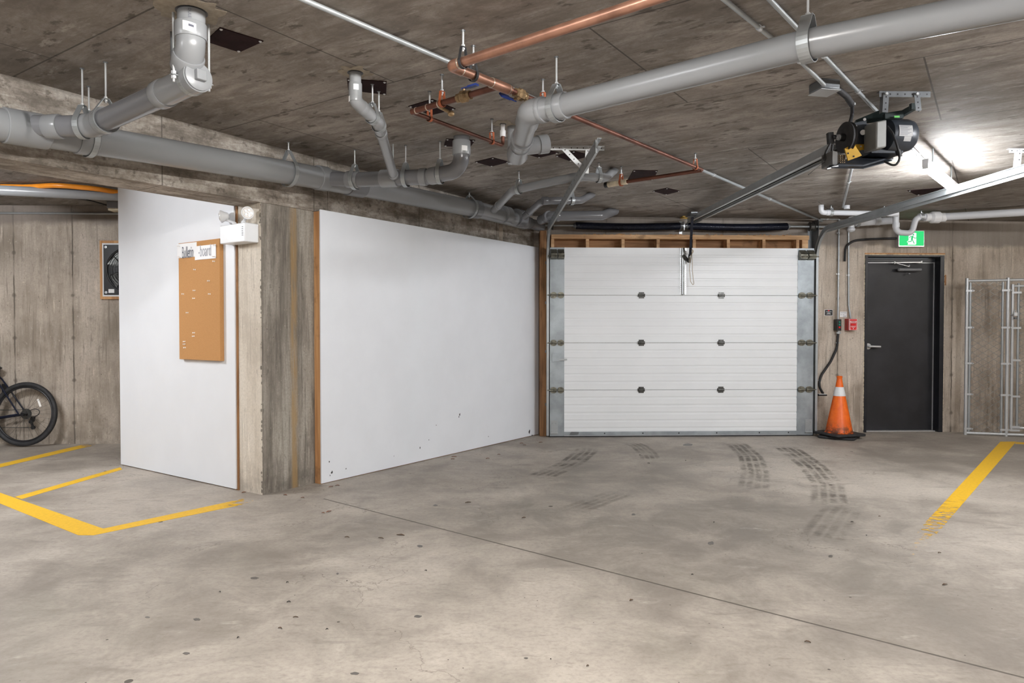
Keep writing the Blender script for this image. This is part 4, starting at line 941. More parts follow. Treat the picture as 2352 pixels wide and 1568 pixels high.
trp = thing('trap_pipe', 'white U shaped trap with a valve and a long pipe leading off to the right', 'pipe', tq[1])
m = MB(); m.tube([pW(2058, 492, wd0), pW(2057, 533, wd0), pW(2094, 536, wd0), pW(2104, 500, wd0), pW(2128, 497, wd0)], 0.031, 0.075, 18, n=8); m.build('u_bend', mat_pvc_w, trp)
m = MB(); ring(m, None, (pW(2058, 517, wd0), Z), 0.036, 0.05); ring(m, None, (pW(2114, 498, wd0), U), 0.037, 0.04); m.build('coupling', mat_pvc_w, trp)
vx = pW(2133, 499, wd0); vy = pW(2165, 498, wd0); m = MB(); m.lathe(vx - U*0.04, U, [(0, 0.044), (0.05, 0.044), (0.055, 0.05), (0.075, 0.064), (0.15, 0.064), (0.17, 0.05), (0.175, 0.05), (0.215, 0.05), (0.22, 0.04)], 22); m.build('check_valve', mat_white, trp)
m = MB(); m.tube([vy, pW(2352, 487, 0.98), pW(2352, 487, 0.98)*2 - vy], 0.040, 0, 18); m.build('long_pipe', mat_pvc_w, trp)
lp = thing('vent_pipe', 'lower white pipe hidden behind the right track, with a capped stub', 'pipe', pW(1990, 515, 0.25))
m = MB(); m.tube([pW(1962, 512, 0.22), pW(2055, 506, 0.25)], 0.040, 0, 18); m.tube([pW(1956, 500, 0.25), pW(1956, 528, 0.25)], 0.030, 0, 16); m.build('pipe', mat_pvc_w, lp)
m = MB(); ring(m, None, (pW(1957, 503, 0.25), Z), 0.036, 0.05); ring(m, None, (pW(2015, 508, 0.245), U), 0.046, 0.06); m.sph(pW(1955, 527, 0.25), 0.045, 14, (1, 1, 0.7)); m.build('coupling', mat_pvc_w, lp)
hanger(pW(2116, 498, wd0), 0.031, U, 'small hanger beside the white trap', group='small hangers on the white pipes'); hanger(pW(1970, 511, 0.23), 0.040, U, 'small hanger on the lower white pipe', group='small hangers on the white pipes')

# copper
cz = 2.45
c1, c0 = pF(1035, 152, cz), pF(1512, -6, cz); c00 = c0 + (c0-c1)*2.6; c2 = pF(1172, 207, cz); c3 = pF(1190, 215, cz); c4 = pF(1612, 390, cz)
cp = thing('copper_pipe', 'large copper water pipe turning a corner near the top centre', 'copper pipe', c1)
m = MB(); m.tube([c00, c1, c2], 0.0225, 0.045, 18); m.build('pipe', mat_copper, cp)
m = MB(); m.tube([c1.lerp(c0, 0.05), c1, c1.lerp(c2, 0.16)], 0.0255, 0.045, 18); m.build('elbow', mat_copper, cp)
m = MB(); m.tube([c1.lerp(c2, 0.66), c1.lerp(c2, 0.95)], 0.0265, 0, 18); m.build('tee_body', mat_copper, cp)
for a, b, u in ((c1, c0, 0.055), (c1, c2, 0.165), (c1, c2, 0.66), (c1, c2, 0.955)):
    m = MB(); ring(m, None, (a.lerp(b, u), b-a), 0.0265, 0.006); m.build('solder_ring', mat_solder, cp)
m = MB(); m.tube([c2, c4], 0.0145, 0, 14); m.build('narrow_run', mat_copper_d, cp)
def valve(parent, p, d, side, rr, hl):
    d = V(d).normalized(); p = V(p); m = MB(); m.lathe(p - d*0.045, d, [(0, rr*1.25), (0.018, rr*1.25), (0.02, rr*1.1), (0.032, rr*1.7), (0.058, rr*1.7), (0.07, rr*1.1), (0.072, rr*1.25), (0.09, rr*1.25)], 8)
    m.cyl(p, p + V(side)*0.045, 0.008, seg=10); b = m.build('valve_body', mat_brass, parent)
    q = p + V(side)*0.042; e = q + d*hl; m = MB(); m.bar(q - d*0.012*(1 if hl > 0 else -1), e, 0.022, 0.004, up=V(side)); m.bar(q + d*hl*0.35, e, 0.026, 0.010, up=V(side)); m.build('lever', mat_blue, parent)
valve(cp, c3.lerp(c4, 0.008), c4-c3, V((-0.78, 0.2, -0.6)).normalized(), 0.019, -0.11)
k0 = pF(1140, 200, 2.445); k1 = pF(946, 257, 2.43); k2 = pF(1152, 322, 2.43); k3 = pC(1155, 284, 0.0); k2 = V((k3.x, k3.y, 2.43))
cb2 = thing('copper_pipe', 'small copper branch with an orange strapped bend left of the big copper pipe', 'copper pipe', k1)
m = MB(); m.tube([k0, k1], 0.0165, 0, 14); m.build('pipe', mat_copper_d, cb2)
k1b = k1 + (k2-k1).normalized()*0.03
m = MB(); m.tube([k1.lerp(k0, 0.03), k1, k2, k3 - Z*0.04], 0.0125, 0.03, 14); m.build('return_run', mat_copper_d, cb2)
m = MB(); m.cyl(k3 - Z*0.085, k3 - Z*0.045, 0.019); m.cyl(k3 - Z*0.045, k3, 0.014); m.build('white_sleeve', mat_white, cb2)
for u in (0.06, 0.2, 0.34): m = MB(); ring(m, None, (k1.lerp(k0, u), k0-k1), 0.0185, 0.006); m.build('solder_ring', mat_solder, cb2)
valve(cb2, k0.lerp(k1, 0.36), k1-k0, Z, 0.019, -0.09)
dv = k1.lerp(k0, 0.30); m = MB(); m.tube([dv, pF(1040, 262, 2.40)], 0.009, 0, 10); m.sph(pF(1036, 261, 2.40), 0.02, 10, (1, 1, 0.8)); m.build('drain_cock', mat_brass, cb2)
t3 = pF(1612, 391, 2.44); t4 = pF(1440, 417, 2.42); t5 = pF(1397, 424, 2.42)
cc3 = thing('copper_pipe', 'far copper branch ending in a white capped sleeve', 'copper pipe', t4)
m = MB(); m.tube([t3, t4], 0.0155, 0, 12); m.build('pipe', mat_copper_d, cc3)
m = MB(); m.tube([t4, t5], 0.022, 0, 14); m.build('white_sleeve', mat_foam, cc3); m = MB(); d_ = (t5-t4).normalized(); m.cyl(t5, t5 + d_*0.03, 0.024); m.build('end_cap', mat_black, cc3)
hanger(c1.lerp(c0, 0.075), 0.0225, c0-c1, 'black coated hanger on the big copper pipe above the corner', 'black', group='black hangers on the big copper pipe', band=0.016)
hanger(c1.lerp(c2, 0.36), 0.0225, c2-c1, 'black coated hanger on the big copper pipe below the corner', 'black', group='black hangers on the big copper pipe', band=0.016)
og = 'orange hangers on the copper pipes'
hanger(k0.lerp(k1, 0.62), 0.016, k0-k1, 'orange hanger above the copper branch near the dark ceiling plate', 'orange', group=og, band=0.018)
hanger(k1.lerp(k2, 0.17), 0.0125, k2-k1, 'orange hanger on the copper branch just after its bend', 'orange', group=og, band=0.018)
hanger(k1.lerp(k2, 0.86), 0.0125, k2-k1, 'orange hanger on the copper branch near its white sleeve', 'orange', group=og, band=0.018)
hanger(onp(c3, c4, 1247), 0.0145, c4-c3, 'orange hanger just above the big diagonal pipe', 'orange', group=og, band=0.018)
hanger(onp(c3, c4, 1597), 0.0145, c4-c3, 'brownish orange hanger at the far end of the long copper run', 'orange', group=og, band=0.018)
hanger(t4.lerp(t5, 0.3), 0.022, t4-t5, 'orange hanger on the white sleeve of the far copper branch', 'orange', group=og, band=0.018)

# conduits
def conduit(label, pts, r=0.0105, cl=(), bend=0.1, name='conduit'):
    root = thing(name, label, 'conduit', pts[0], 'steel conduits')
    m = MB(); m.tube(pts, r, bend, 12); m.build('tube', mat_galv, root)
    for i, u in cl:
        a, b = V(pts[i]), V(pts[i+1]); p = a.lerp(b, u); d = (b-a).normalized(); m = MB(); ring(m, None, (p, d), r*1.3, 0.022); s_ = d.cross(Z if abs(d.z) < 0.9 else M).normalized(); m.box(p + s_*0.018, 0.012, 0.014, 0.004, (d, s_, d.cross(s_))); m.build('strap', mat_galv_l, root)
    return root
q0, q1 = pC(690, -4, 0.022), pC(1878, 504, 0.022)
q9 = q0 - (q1-q0)*0.6
conduit('long thin steel conduit crossing the ceiling from top left to the garage door corner', [q9, q1, WP(wS(1885, 0.02), 0.03, CZ(q1.x, q1.y)-0.03)], 0.0115, [(0, 0.13), (0, 0.34), (0, 0.62), (0, 0.74), (0, 0.86)])
cq = pC(1640, -20, 0.018); conduit('short bent conduit running to the ceiling junction box', [cq - (pC(1782, 95, 0.018) - cq)*2,  pC(1782, 95, 0.018), pC(1848, 150, 0.02), pC(1893, 195, 0.045)], 0.0105, [(0, 0.9), (1, 0.8)])
c_a, c_b = pC(1740, -30, 0.018), pC(2128, 374, 0.02)
conduit('long straight conduit passing the opener to the tube lamp', [c_a - (c_b-c_a)*0.8, c_b], 0.0105, [(0, 0.58), (0, 0.68), (0, 0.84), (0, 0.95)])
conduit('conduit running from behind the opener to the white pipes', [pC(1957, 385, 0.018), pC(1936, 476, 0.018)], 0.011, [(0, 0.3)])
conduit('vertical conduit down to the push button box', [pW(1927, 500, 0.02), pW(1924.5, 735, 0.055)], 0.0105, [(0, 0.15), (0, 0.55)])
conduit('vertical conduit down to the red fire alarm box', [pW(1949, 530, 0.015), pW(1949, 700, 0.015), pW(1954, 732, 0.06)], 0.0105, [(0, 0.60)])
conduit('bent conduit along the top of the wall behind the white pipes', [pW(1883, 503, 0.02), pW(1925, 503, 0.02), pW(1948, 517, 0.02), pW(1949, 532, 0.02)], 0.0105, [(0, 0.4)], 0.05)
# dark plates on the ceiling
plates = [([(505, 62), (605, 93), (550, 118), (472, 93)], 'dark maroon plate on the ceiling beside the clean-out pipe'), ([(797, 180), (888, 186), (887, 216), (800, 205)], 'dark plate on the ceiling behind the slim middle riser'),
          ([(938, 243), (993, 227), (1046, 249), (990, 263)], 'dark plate on the ceiling above the orange hanger bend'), ([(1025, 318), (1091, 321), (1079, 338), (1020, 334)], 'dark plate on the ceiling around the dark branch riser'),
          ([(1091, 371), (1132, 361), (1169, 371), (1129, 381)], 'dark diamond plate on the ceiling left of the pipe end fitting'), ([(1203, 351), (1240, 339), (1283, 350), (1238, 361)], 'dark maroon plate on the ceiling just below the pipe side stub'),
          ([(1276, 357), (1318, 346), (1358, 356), (1310, 369)], 'dark plate on the ceiling behind the perforated bracket'), ([(1455, 390), (1511, 391), (1500, 412), (1438, 418)], 'dark plate on the ceiling above the far copper branch'),
          ([(1499, 438), (1532, 431), (1562, 438), (1530, 446)], 'small dark maroon plate on the ceiling, farthest towards the garage door'), ([(2084, 437), (2185, 429), (2200, 437), (2106, 447)], 'brownish plate on the ceiling beside the lit tube lamp')]
for q, lab in plates:
    P = [pC(x, y, 0.0) for x, y in q]; rt = thing('ceiling_plate', lab, 'metal plate', sum(P, V((0,0,0)))/4 - CN*0.006, 'dark square plates on the ceiling')
    m = MB(); m.prism(P, -CN*0.005); m.build('plate', mat_maroon, rt)
    m = MB(); cen = sum(P, V((0,0,0)))/4
    for p in P: x = p.lerp(cen, 0.1) - CN*0.005; m.lathe(x, -CN, [(0, 0.008), (0.004, 0.005)], 8)
    m.build('screw_heads', mat_galv_l, rt)
# mortar patches round the ceiling holes
for cxy, rad, lab in ((tp, 0.13, 'around the pipe above the clean-out'), (r0, 0.085, 'around the slim middle riser'), (k3, 0.07, 'around the white copper sleeve')):
    poly = []
    for k in range(26):
        a = 2*math.pi*k/26; r_ = rad*random.uniform(0.75, 1.25); x, y = cxy.x + r_*math.cos(a), cxy.y + r_*math.sin(a); poly.append(V((x, y, CZ(x, y) - 0.003)))
    m = MB(); m.prism(poly, Z*0.006); tag(m.build('mortar_patch', mat_patch, flat=True), 'ragged sandy mortar patch on the ceiling ' + lab, 'patch', 'mortar patches on the ceiling')
    m = MB(); rr = {0.13: 0.066, 0.085: 0.042, 0.07: 0.022}[rad]; m.lathe((cxy.x, cxy.y, CZ(cxy.x, cxy.y)-0.0045), Z, [(0, rr), (0.004, rr)], 24); tag(m.build('sleeve_gap', mat_black), 'dark sleeve ring in the ceiling ' + lab, 'sleeve', 'dark sleeve rings in the ceiling')
# ------------------------------------------------------------------ lamps
def lamp(label, p, q, k, col=(1.0, 0.96, 0.90), w=0.05):
    p, q = V(p), V(q); d = (q-p).normalized(); s_ = Z.cross(d); mid = (p+q)/2; L = (q-p).length
    root = thing('tube_lamp', label, 'lamp', mid, 'ceiling tube lamps')
    m = MB(); m.box(mid + Z*0.044, L, w*0.8, 0.032, (d, s_, Z)); m.build('housing', mat_white, root, bevel=0.004)
    m = MB()
    for e in (p, q): m.box(e + Z*0.022, 0.025, w*0.8, 0.07, (d, s_, Z))
    m.build('end_cap', mat_alu, root, bevel=0.004)
    for u in (0.2, 0.8): e = p.lerp(q, u); m = MB(); m.cyl(e + Z*0.06, V((e.x, e.y, CZ(e.x, e.y) if e.x > -4 or e.y < 3 else 2.52)), 0.006); m.build('mounting_stem', mat_galv, root)
    m = MB(); m.tube([p + d*0.015, q - d*0.015], 0.026, 0, 16); m.build('tube', emit('lit tube %.1f' % k, col, k), root)
    return root
lp0, lp1 = pF(2126, 384, 2.37), pF(2197, 441, 2.365)
lamp('lit tube lamp on the ceiling at the right, behind the opener', lp0, lp1, 19*LAMP_K, (0.95, 0.975, 1.0))
def lampat(x, y, L, k, lab, z=None, dr=None, col=(1.0, 0.97, 0.925)):
    d = dr or D; c = V((x, y, (CZ(x, y) if z is None else z) - 0.065)); lamp(lab, c - d*L/2, c + d*L/2, k*LAMP_K, col)
lampat(0.25, 1.6, 1.2, 50, 'tube lamp on the ceiling just above and in front of the view')
lampat(-3.0, 1.3, 1.2, 38, 'tube lamp on the ceiling to the left of the viewer', col=(0.96, 0.98, 1.0))
lampat(-4.65, 4.6, 1.2, 50, 'tube lamp in the bicycle bay left of the beam', 2.50, col=(0.95, 0.97, 1.0))
lampat(4.4, 2.6, 1.2, 78, 'added fill tube lamp on the ceiling, out of view to the right', col=(0.97, 0.98, 1.0))  # unseen lamp added to brighten the garage door and right wall
lampat(6.5, 5.4, 1.2, 15, 'added fill tube lamp on the ceiling, out of view beyond the wire gate', col=(1.0, 0.96, 0.9))  # added out of view to light the wall by the gate
lampat(0.6, -1.6, 1.2, 52, 'added fill tube lamp on the ceiling behind the viewer')  # fill light added behind the camera for an even, flat look
lampat(-3.4, -2.0, 1.2, 36, 'added fill tube lamp on the ceiling behind the viewer at left')  # second unseen lamp, put in as fill from behind

# unlit end of a lamp in the bay, orange cable, grey pipe, conduit
bz = 2.47
m = MB(); p, q = pF(262, 471, 2.43), pF(330, 474, 2.43)
lb2 = thing('bay_lamp', 'dark end of a ceiling lamp peeking out behind the white partition', 'lamp', p); m.box(p.lerp(q, 0.5) + Z*0.0, (q-p).length + 0.1, 0.14, 0.07, (U, -M, Z)); m.build('housing', mat_closer, lb2, bevel=0.008)
m = MB(); m.box(p.lerp(q, 0.5) - Z*0.045, (q-p).length + 0.08, 0.12, 0.02, (U, -M, Z)); m.build('diffuser', mat_foam, lb2)
m = MB(); m.tube([pF(-60, 428, 2.49), pF(60, 429, 2.49), pF(130, 425, 2.49), pF(220, 433, 2.48), pF(272, 442, 2.47), pF(310, 446, 2.46)], 0.022, 0.3, 12); tag(m.build('orange_cable', simple('orange plastic', (0.78, 0.27, 0.02), 0.35, var=0.08)), 'thick bright orange cable sagging under the bay ceiling', 'cable')
m = MB(); m.tube([pF(-60, 434, 2.44), V((-3.2, 6.62, 2.44))], 0.045, 0, 16); tag(m.build('bay_pipe', mat_pvc_l), 'grey pipe running under the bay ceiling behind the orange cable', 'pipe')
m = MB(); m.tube([pF(90, 450, 2.455), pF(200, 458, 2.455), pF(256, 474, 2.45)], 0.006, 0.2, 8); tag(m.build('cord', mat_rubber), 'thin black cord leading to the lamp in the bay', 'cord')
y_ = yb(-5); m = MB(); m.tube([(-8, yb(-8)-0.02, 2.435), (-3.6, yb(-3.6)-0.02, 2.435)], 0.0105, 0, 10)
tag(m.build('conduit', mat_galv), 'thin conduit along the top of the bay wall', 'conduit', 'steel conduits')

# wall fan
fw = yb(-4.3); def_ = (0, fw, 0)
def pV(px, py, d=0.0): return on(px, py, (-4.9, 7.46 - d, 0), (0.03, -1, 0))
UB = V((1, 0.03, 0)).normalized(); MBv = V((0.03, -1, 0)).normalized()
a = pV(233, 553); b = pV(233, 687); hgt = a.z - b.z; cen = (a+b)/2 + UB*hgt/2
fan = thing('wall_fan', 'black square wall fan in a wooden frame, half hidden behind the white partition', 'fan', cen - Z*hgt/2)
def FP(x, d, z): return cen + UB*x + MBv*d + Z*z
h = hgt/2
m = MB()
for x0, x1, z0, z1_ in ((-h, -h+0.03, -h, h), (h-0.03, h, -h, h), (-h+0.03, h-0.03, h-0.03, h), (-h+0.03, h-0.03, -h, -h+0.03)): m.hexa(FP, x0, x1, 0.001, 0.03, z0, z1_)
m.build('wooden_frame', mat_wood_l, fan)
m = MB(); m.hexa(FP, -h+0.028, h-0.028, 0.002, 0.034, -h+0.028, h-0.028); m.build('white_gasket', mat_white, fan)
hp_ = h - 0.045; m = MB(); m.hexa(FP, -hp_, hp_, 0.034, 0.045, -hp_, hp_); m.build('plate', mat_black, fan, bevel=0.004)
m = MB(); rg = hp_*0.86
m.torus(FP(0, 0.05, 0), MBv, rg, 0.012, 40, 8)
for k in range(1, 9): m.torus(FP(0, 0.055 + 0.03*(1-(k/9)**2), 0), MBv, rg*k/9, 0.0028, 36, 6)
for k in range(6):
    an = k*math.pi/3 + 0.3; m.tube([FP(rg*math.cos(an)*0.1, 0.09, rg*math.sin(an)*0.1), FP(rg*math.cos(an)*0.6, 0.08, rg*math.sin(an)*0.6), FP(rg*math.cos(an), 0.05, rg*math.sin(an))], 0.004, 0.02, 6)
m.build('guard', mat_black, fan)
m = MB(); m.lathe(FP(0, 0.045, 0), MBv, [(0, 0.06), (0.03, 0.06), (0.035, 0.04)], 20); m.build('hub', mat_black, fan)
m = MB()
for k in range(5):
    an = k*2*math.pi/5; pts = [(0.05, -0.02), (rg*0.9, -0.08), (rg*0.92, 0.08), (0.05, 0.03)]
    m.prism([FP(x*math.cos(an) - y*math.sin(an), 0.0465 + 0.012*(y > 0), x*math.sin(an) + y*math.cos(an)) for x, y in pts], MBv*0.003)
m.build('blades', mat_steel_d, fan)
m = MB()
for x in (-1, 1):
    for z in (-1, 1): m.lathe(FP(x*(hp_-0.025), 0.045, z*(hp_-0.025)), MBv, [(0, 0.014), (0.003, 0.014), (0.004, 0.008), (0.008, 0.008)], 10)
m.build('screws', mat_galv_l, fan)
m = MB(); m.hexa(FP, -hp_+0.05, -hp_+0.11, 0.0452, 0.046, -hp_+0.02, -hp_+0.06); m.build('rating_label', mat_paper, fan)

# ------------------------------------------------------------------ bicycle
rc_ = pV(57, 952, 0.16); RR = 0.332; hub = V((rc_.x, rc_.y, RR+0.006)); BX = -UB.copy()         # bicycle points to the left
LEAN = V((0.0, 0.10, 1)).normalized(); SY = BX.cross(LEAN).normalized()
hub = hub
def BK(x, y, z): return hub + BX*x + LEAN*z + SY*y
bike = thing('bicycle', 'dark navy bicycle leaning by the bay wall, cut off at the left, rear wheel showing', 'bicycle', BK(0, 0, -RR))
bike['group'] = 'bicycle'; del bike['group']
for wx, rear in ((0.0, True), (1.08, False)):
    m = MB(); m.torus(BK(wx, 0, 0), SY, RR-0.024, 0.024, 56, 12); wt = m.build('rear_tyre' if rear else 'front_tyre', mat_rubber, bike)
    m = MB(); m.torus(BK(wx, 0, 0), SY, RR-0.052, 0.009, 56, 8, squash=1.2); m.build('rim', mat_black, wt)
    m = MB()
    for k in range(32):
        an = 2*math.pi*k/32; e = 1 if k % 2 else -1; an2 = an + e*0.5*(1 if k % 4 < 2 else -1)
        m.tube([BK(wx + 0.02*math.cos(an2), e*0.03, 0.02*math.sin(an2)), BK(wx + (RR-0.058)*math.cos(an), 0, (RR-0.058)*math.sin(an))], 0.0011, 0, 5)
    m.build('spokes', mat_steel_d, wt)
    m = MB(); m.cyl(BK(wx, -0.045, 0), BK(wx, 0.045, 0), 0.018); m.build('hub', mat_black, wt)
    if rear:
        m = MB()
        for k in range(7): m.lathe(BK(0, 0.022 + k*0.0045, 0), SY, [(0, 0.055 - k*0.0055), (0.003, 0.055 - k*0.0055)], 24)
        m.build('sprockets', mat_steel_d, wt)
        m = MB(); an = math.radians(158); c_ = BK(-0.14, 0.0, 0.115); m.box(c_, 0.022, 0.008, 0.085, ((BX*0.92 - LEAN*0.38).normalized(), SY, (LEAN*0.92 + BX*0.38).normalized())); m.build('reflector', mat_clear, wt, bevel=0.004)
        m = MB()
        for k in range(14): an = math.pi + (k-7)*0.12; m.sph(BK((RR-0.052)*math.cos(an), 0.0, (RR-0.052)*math.sin(an)), 0.0035, 6)
        m.build('spoke_nipples', mat_galv_l, wt)
bb = (0.43, 0.0, -0.05); st_ = (0.30, 0.0, 0.42); ht = (0.92, 0.0, 0.42); hb = (0.97, 0, 0.27)
m = MB(); m.tube([BK(*bb), BK(*st_)], 0.016, 0, 12); m.tube([BK(*st_), BK(*ht)], 0.016, 0, 12); m.tube([BK(*bb), BK(*hb)], 0.019, 0, 12); m.tube([BK(0.90, 0, 0.47), BK(*hb)], 0.02, 0, 12)
for e in (-1, 1):
    m.tube([BK(0.02, e*0.065, 0.0), BK(0.30, e*0.05, -0.045), BK(*bb)], 0.0095, 0.05, 10); m.tube([BK(0.02, e*0.065, 0.0), BK(0.28, e*0.045, 0.36), BK(0.30, 0.01*e, 0.40)], 0.0085, 0.03, 10)
    m.tube([BK(1.08, e*0.055, 0), BK(0.99, e*0.05, 0.24), BK(hb[0], 0.0, 0.27)], 0.012, 0.04, 10)
m.build('frame', mat_navy, bike)
m = MB(); m.tube([BK(0.30, 0, 0.40), BK(0.33, 0, 0.47)], 0.0135, 0, 10); m.build('seat_post', mat_alu, bike)
m = MB(); m.sph(BK(0.35, 0, 0.475), 0.10, 14, (0.85, 0.7, 0.28)); m.sph(BK(0.45, 0, 0.48), 0.07, 12, (1.3, 0.5, 0.3)); m.build('saddle', mat_black, bike)
m = MB(); m.tube([BK(0.90, 0, 0.46), BK(0.88, 0, 0.56), BK(0.94, 0, 0.58)], 0.014, 0.02, 10); m.tube([BK(0.84, -0.31, 0.60), BK(0.93, -0.15, 0.585), BK(0.95, 0, 0.58), BK(0.93, 0.15, 0.585), BK(0.84, 0.31, 0.60)], 0.0125, 0.1, 10); m.build('handlebar', mat_black, bike)
m = MB(); m.lathe(BK(0.43, 0.05, -0.05), SY, [(0, 0.09), (0.003, 0.09)], 28); m.bar(BK(0.43, 0.07, -0.05), BK(0.35, 0.075, -0.2), 0.02, 0.012); m.bar(BK(0.43, -0.06, -0.05), BK(0.51, -0.075, 0.1), 0.02, 0.012); m.box(BK(0.35, 0.12, -0.2), 0.09, 0.08, 0.02); m.box(BK(0.51, -0.12, 0.1), 0.09, 0.08, 0.02); m.build('crankset', mat_black, bike)
m = MB(); m.tube([BK(0.43, 0.045, 0.04), BK(0.0, 0.045, 0.045)], 0.0035, 0, 6); m.tube([BK(0.43, 0.045, -0.14), BK(-0.03, 0.05, -0.14)], 0.0035, 0, 6); m.build('chain', mat_steel_d, bike)
m = MB(); m.bar(BK(-0.05, 0.06, -0.03), BK(-0.035, 0.07, -0.075), 0.03, 0.03); m.lathe(BK(-0.03, 0.05, -0.08), SY, [(0, 0.02), (0.02, 0.02)], 14); m.bar(BK(-0.03, 0.06, -0.08), BK(-0.055, 0.06, -0.14), 0.012, 0.02); m.lathe(BK(-0.055, 0.05, -0.14), SY, [(0, 0.02), (0.02, 0.02)], 14)
m.tube([BK(-0.06, 0.06, -0.03), BK(-0.11, 0.06, 0.0), BK(-0.11, 0.06, 0.04), BK(-0.06, 0.06, 0.055), BK(0.0, 0.06, 0.03)], 0.004, 0.03, 6); m.build('derailleur', mat_black, bike)
m = MB(); m.box(BK(0.265, 0.06, 0.27), 0.03, 0.03, 0.09); m.box(BK(0.265, -0.06, 0.27), 0.03, 0.03, 0.09); m.build('brake', mat_black, bike)

# ------------------------------------------------------------------ opener
def OP(px, py, y): return pY(px, py, y)
r_a, r_b = WP(wS(1577, 0.0), 0.06, 2.455), OP(1912, 345, 4.30)
rl = thing('opener_rail', 'long galvanised rail from the door opener to the yellow bracket over the door', 'rail', (r_a+r_b)/2)
rd = (r_b - r_a).normalized(); rs = Z.cross(rd).normalized()
m = MB(); a_, b_ = r_a + rd*0.10, r_b + rd*0.1
for e in (-1, 1):
    m.bar(a_ + rs*e*0.035 + Z*0.0, b_ + rs*e*0.035, 0.005, 0.062); m.bar(a_ + rs*e*0.024 + Z*0.030, b_ + rs*e*0.024 + Z*0.030, 0.026, 0.004); m.bar(a_ + rs*e*0.045 - Z*0.030, b_ + rs*e*0.045 - Z*0.030, 0.024, 0.004)
m.build('channel', mat_galv, rl)
m = MB()
for e in (-1, 1): m.bar(a_ + rs*e*0.014 - Z*0.012, b_ + rs*e*0.014 - Z*0.02, 0.008, 0.012)
m.build('chain', mat_steel_d, rl)
m = MB()
for u in (0.08, 0.55, 0.62, 0.82): p = a_.lerp(b_, u); m.box(p - Z*0.0, 0.06, 0.072, 0.03, (rd, rs, Z))
m.build('spacer', mat_galv_d, rl)
hbk = thing('header_bracket', 'small yellow bracket holding the opener rail to the wall', 'bracket', r_a - Z*0.05)
m = MB(); q = pW(1568, 493, 0.05); m.box(q, 0.03, 0.12, 0.075, (U, -M, Z)); m.box(q + U*0.035 - Z*0.015, 0.06, 0.12, 0.012, (U, -M, Z)); m.box(q + U*0.035 - M*0.045 , 0.08, 0.006, 0.08, (U, -M, Z)); m.build('bracket', mat_yellow, hbk)
trl = thing('trolley', 'dark trolley under the opener rail with the arm hung from it', 'trolley', p_t)
m = MB(); m.box(p_t + Z*0.02, 0.07, 0.16, 0.035, (U, -M, Z)); m.lathe(p_t - U*0.05, U, [(0, 0.008), (0.1, 0.008)], 8); m.build('carriage', mat_galv_d, trl)

op = thing('door_opener', 'dark door opener motor with yellow plates hanging from the ceiling at the right', 'door opener', OP(2000, 380, 4.2))
OY = 4.15
mat_opd = simple('charcoal opener paint', (0.030, 0.036, 0.046), 0.42, 0.1, var=0.12)
# base tray
m = MB(); def3 = lambda L: [OP(x, y, yy) for x, y, yy in L]
m.prism(def3([(1898, 386, 4.0), (1984, 388, 3.95), (2050, 370, 4.3), (1972, 356, 4.55)]), Z*0.006)
T0 = OP(1975, 374, OY)
m.prism([OP(1925, 385, 4.02), OP(1984, 387, 4.02), OP(2052, 366, 4.45), OP(1975, 360, 4.45)], Z*0.022)
tray = m.build('base_tray', mat_opd, op, bevel=0.002)
m = MB(); m.prism([OP(1948, 381.5, 4.02), OP(1979, 382, 4.02), OP(1996, 376, 4.12), OP(1964, 375.5, 4.12)], -Z*0.0015); m.build('tray_label', mat_paper, tray)
m = MB(); m.prism([OP(1964, 374, 4.15), OP(1990, 375, 4.15), OP(2022, 369, 4.3), OP(1986, 366, 4.34), OP(1972, 368, 4.3)], -Z*0.0012); m.build('yellow_smear', mat_yellow, tray)
# yellow folded plate
m = MB(); m.prism([OP(1940, 341, 4.06), OP(1961, 329, 4.06), OP(1980, 357, 4.06), OP(1948, 369, 4.06)], V((0, 0.01, 0))); m.build('yellow_plate', mat_yellow, op, bevel=0.001)
m = MB(); m.prism([OP(1961, 331, 4.12), OP(1986, 331, 4.16), OP(1988, 343, 4.16), OP(1972, 346, 4.12)], V((0, 0.008, 0)))
m.build('yellow_plate', mat_yellow, op, bevel=0.001)
m = MB()
for x, y in ((1961, 359), (1948, 352), (1977, 336)): m.lathe(OP(x, y, 4.059), V((0, -1, 0)), [(0, 0.005), (0.001, 0.005)], 10)
m.build('plate_holes', mat_black, op)
# frame box
m = MB()
for (x0, y0, x1, y1, ya, yb_) in ((1958, 292, 1990, 340, 4.16, 4.30), (1980, 352, 2052, 362, 4.2, 4.42), (1984, 335, 2050, 358, 4.22, 4.40)):
    p, q = OP(x0, y1, (ya+yb_)/2), OP(x1, y0, (ya+yb_)/2); m.hexa(lambda a, b, c: V((a, b, c)), p.x, q.x, ya, yb_, p.z, q.z)
m.build('chassis', mat_opd, op, bevel=0.003)
m = MB(); m.prism([OP(1948, 289, 4.14), OP(1990, 272, 4.14), OP(1991, 293, 4.14), OP(1972, 312, 4.14), OP(1960, 330, 4.14), OP(1945, 330, 4.14)], V((0, 0.02, 0))); m.build('gear_plate', mat_opd, op)
m = MB(); m.lathe(OP(1982, 304, 4.13), V((-0.3, -1, 0)), [(0, 0.015), (0.002, 0.015)], 20); m.build('round_badge', mat_white, op)
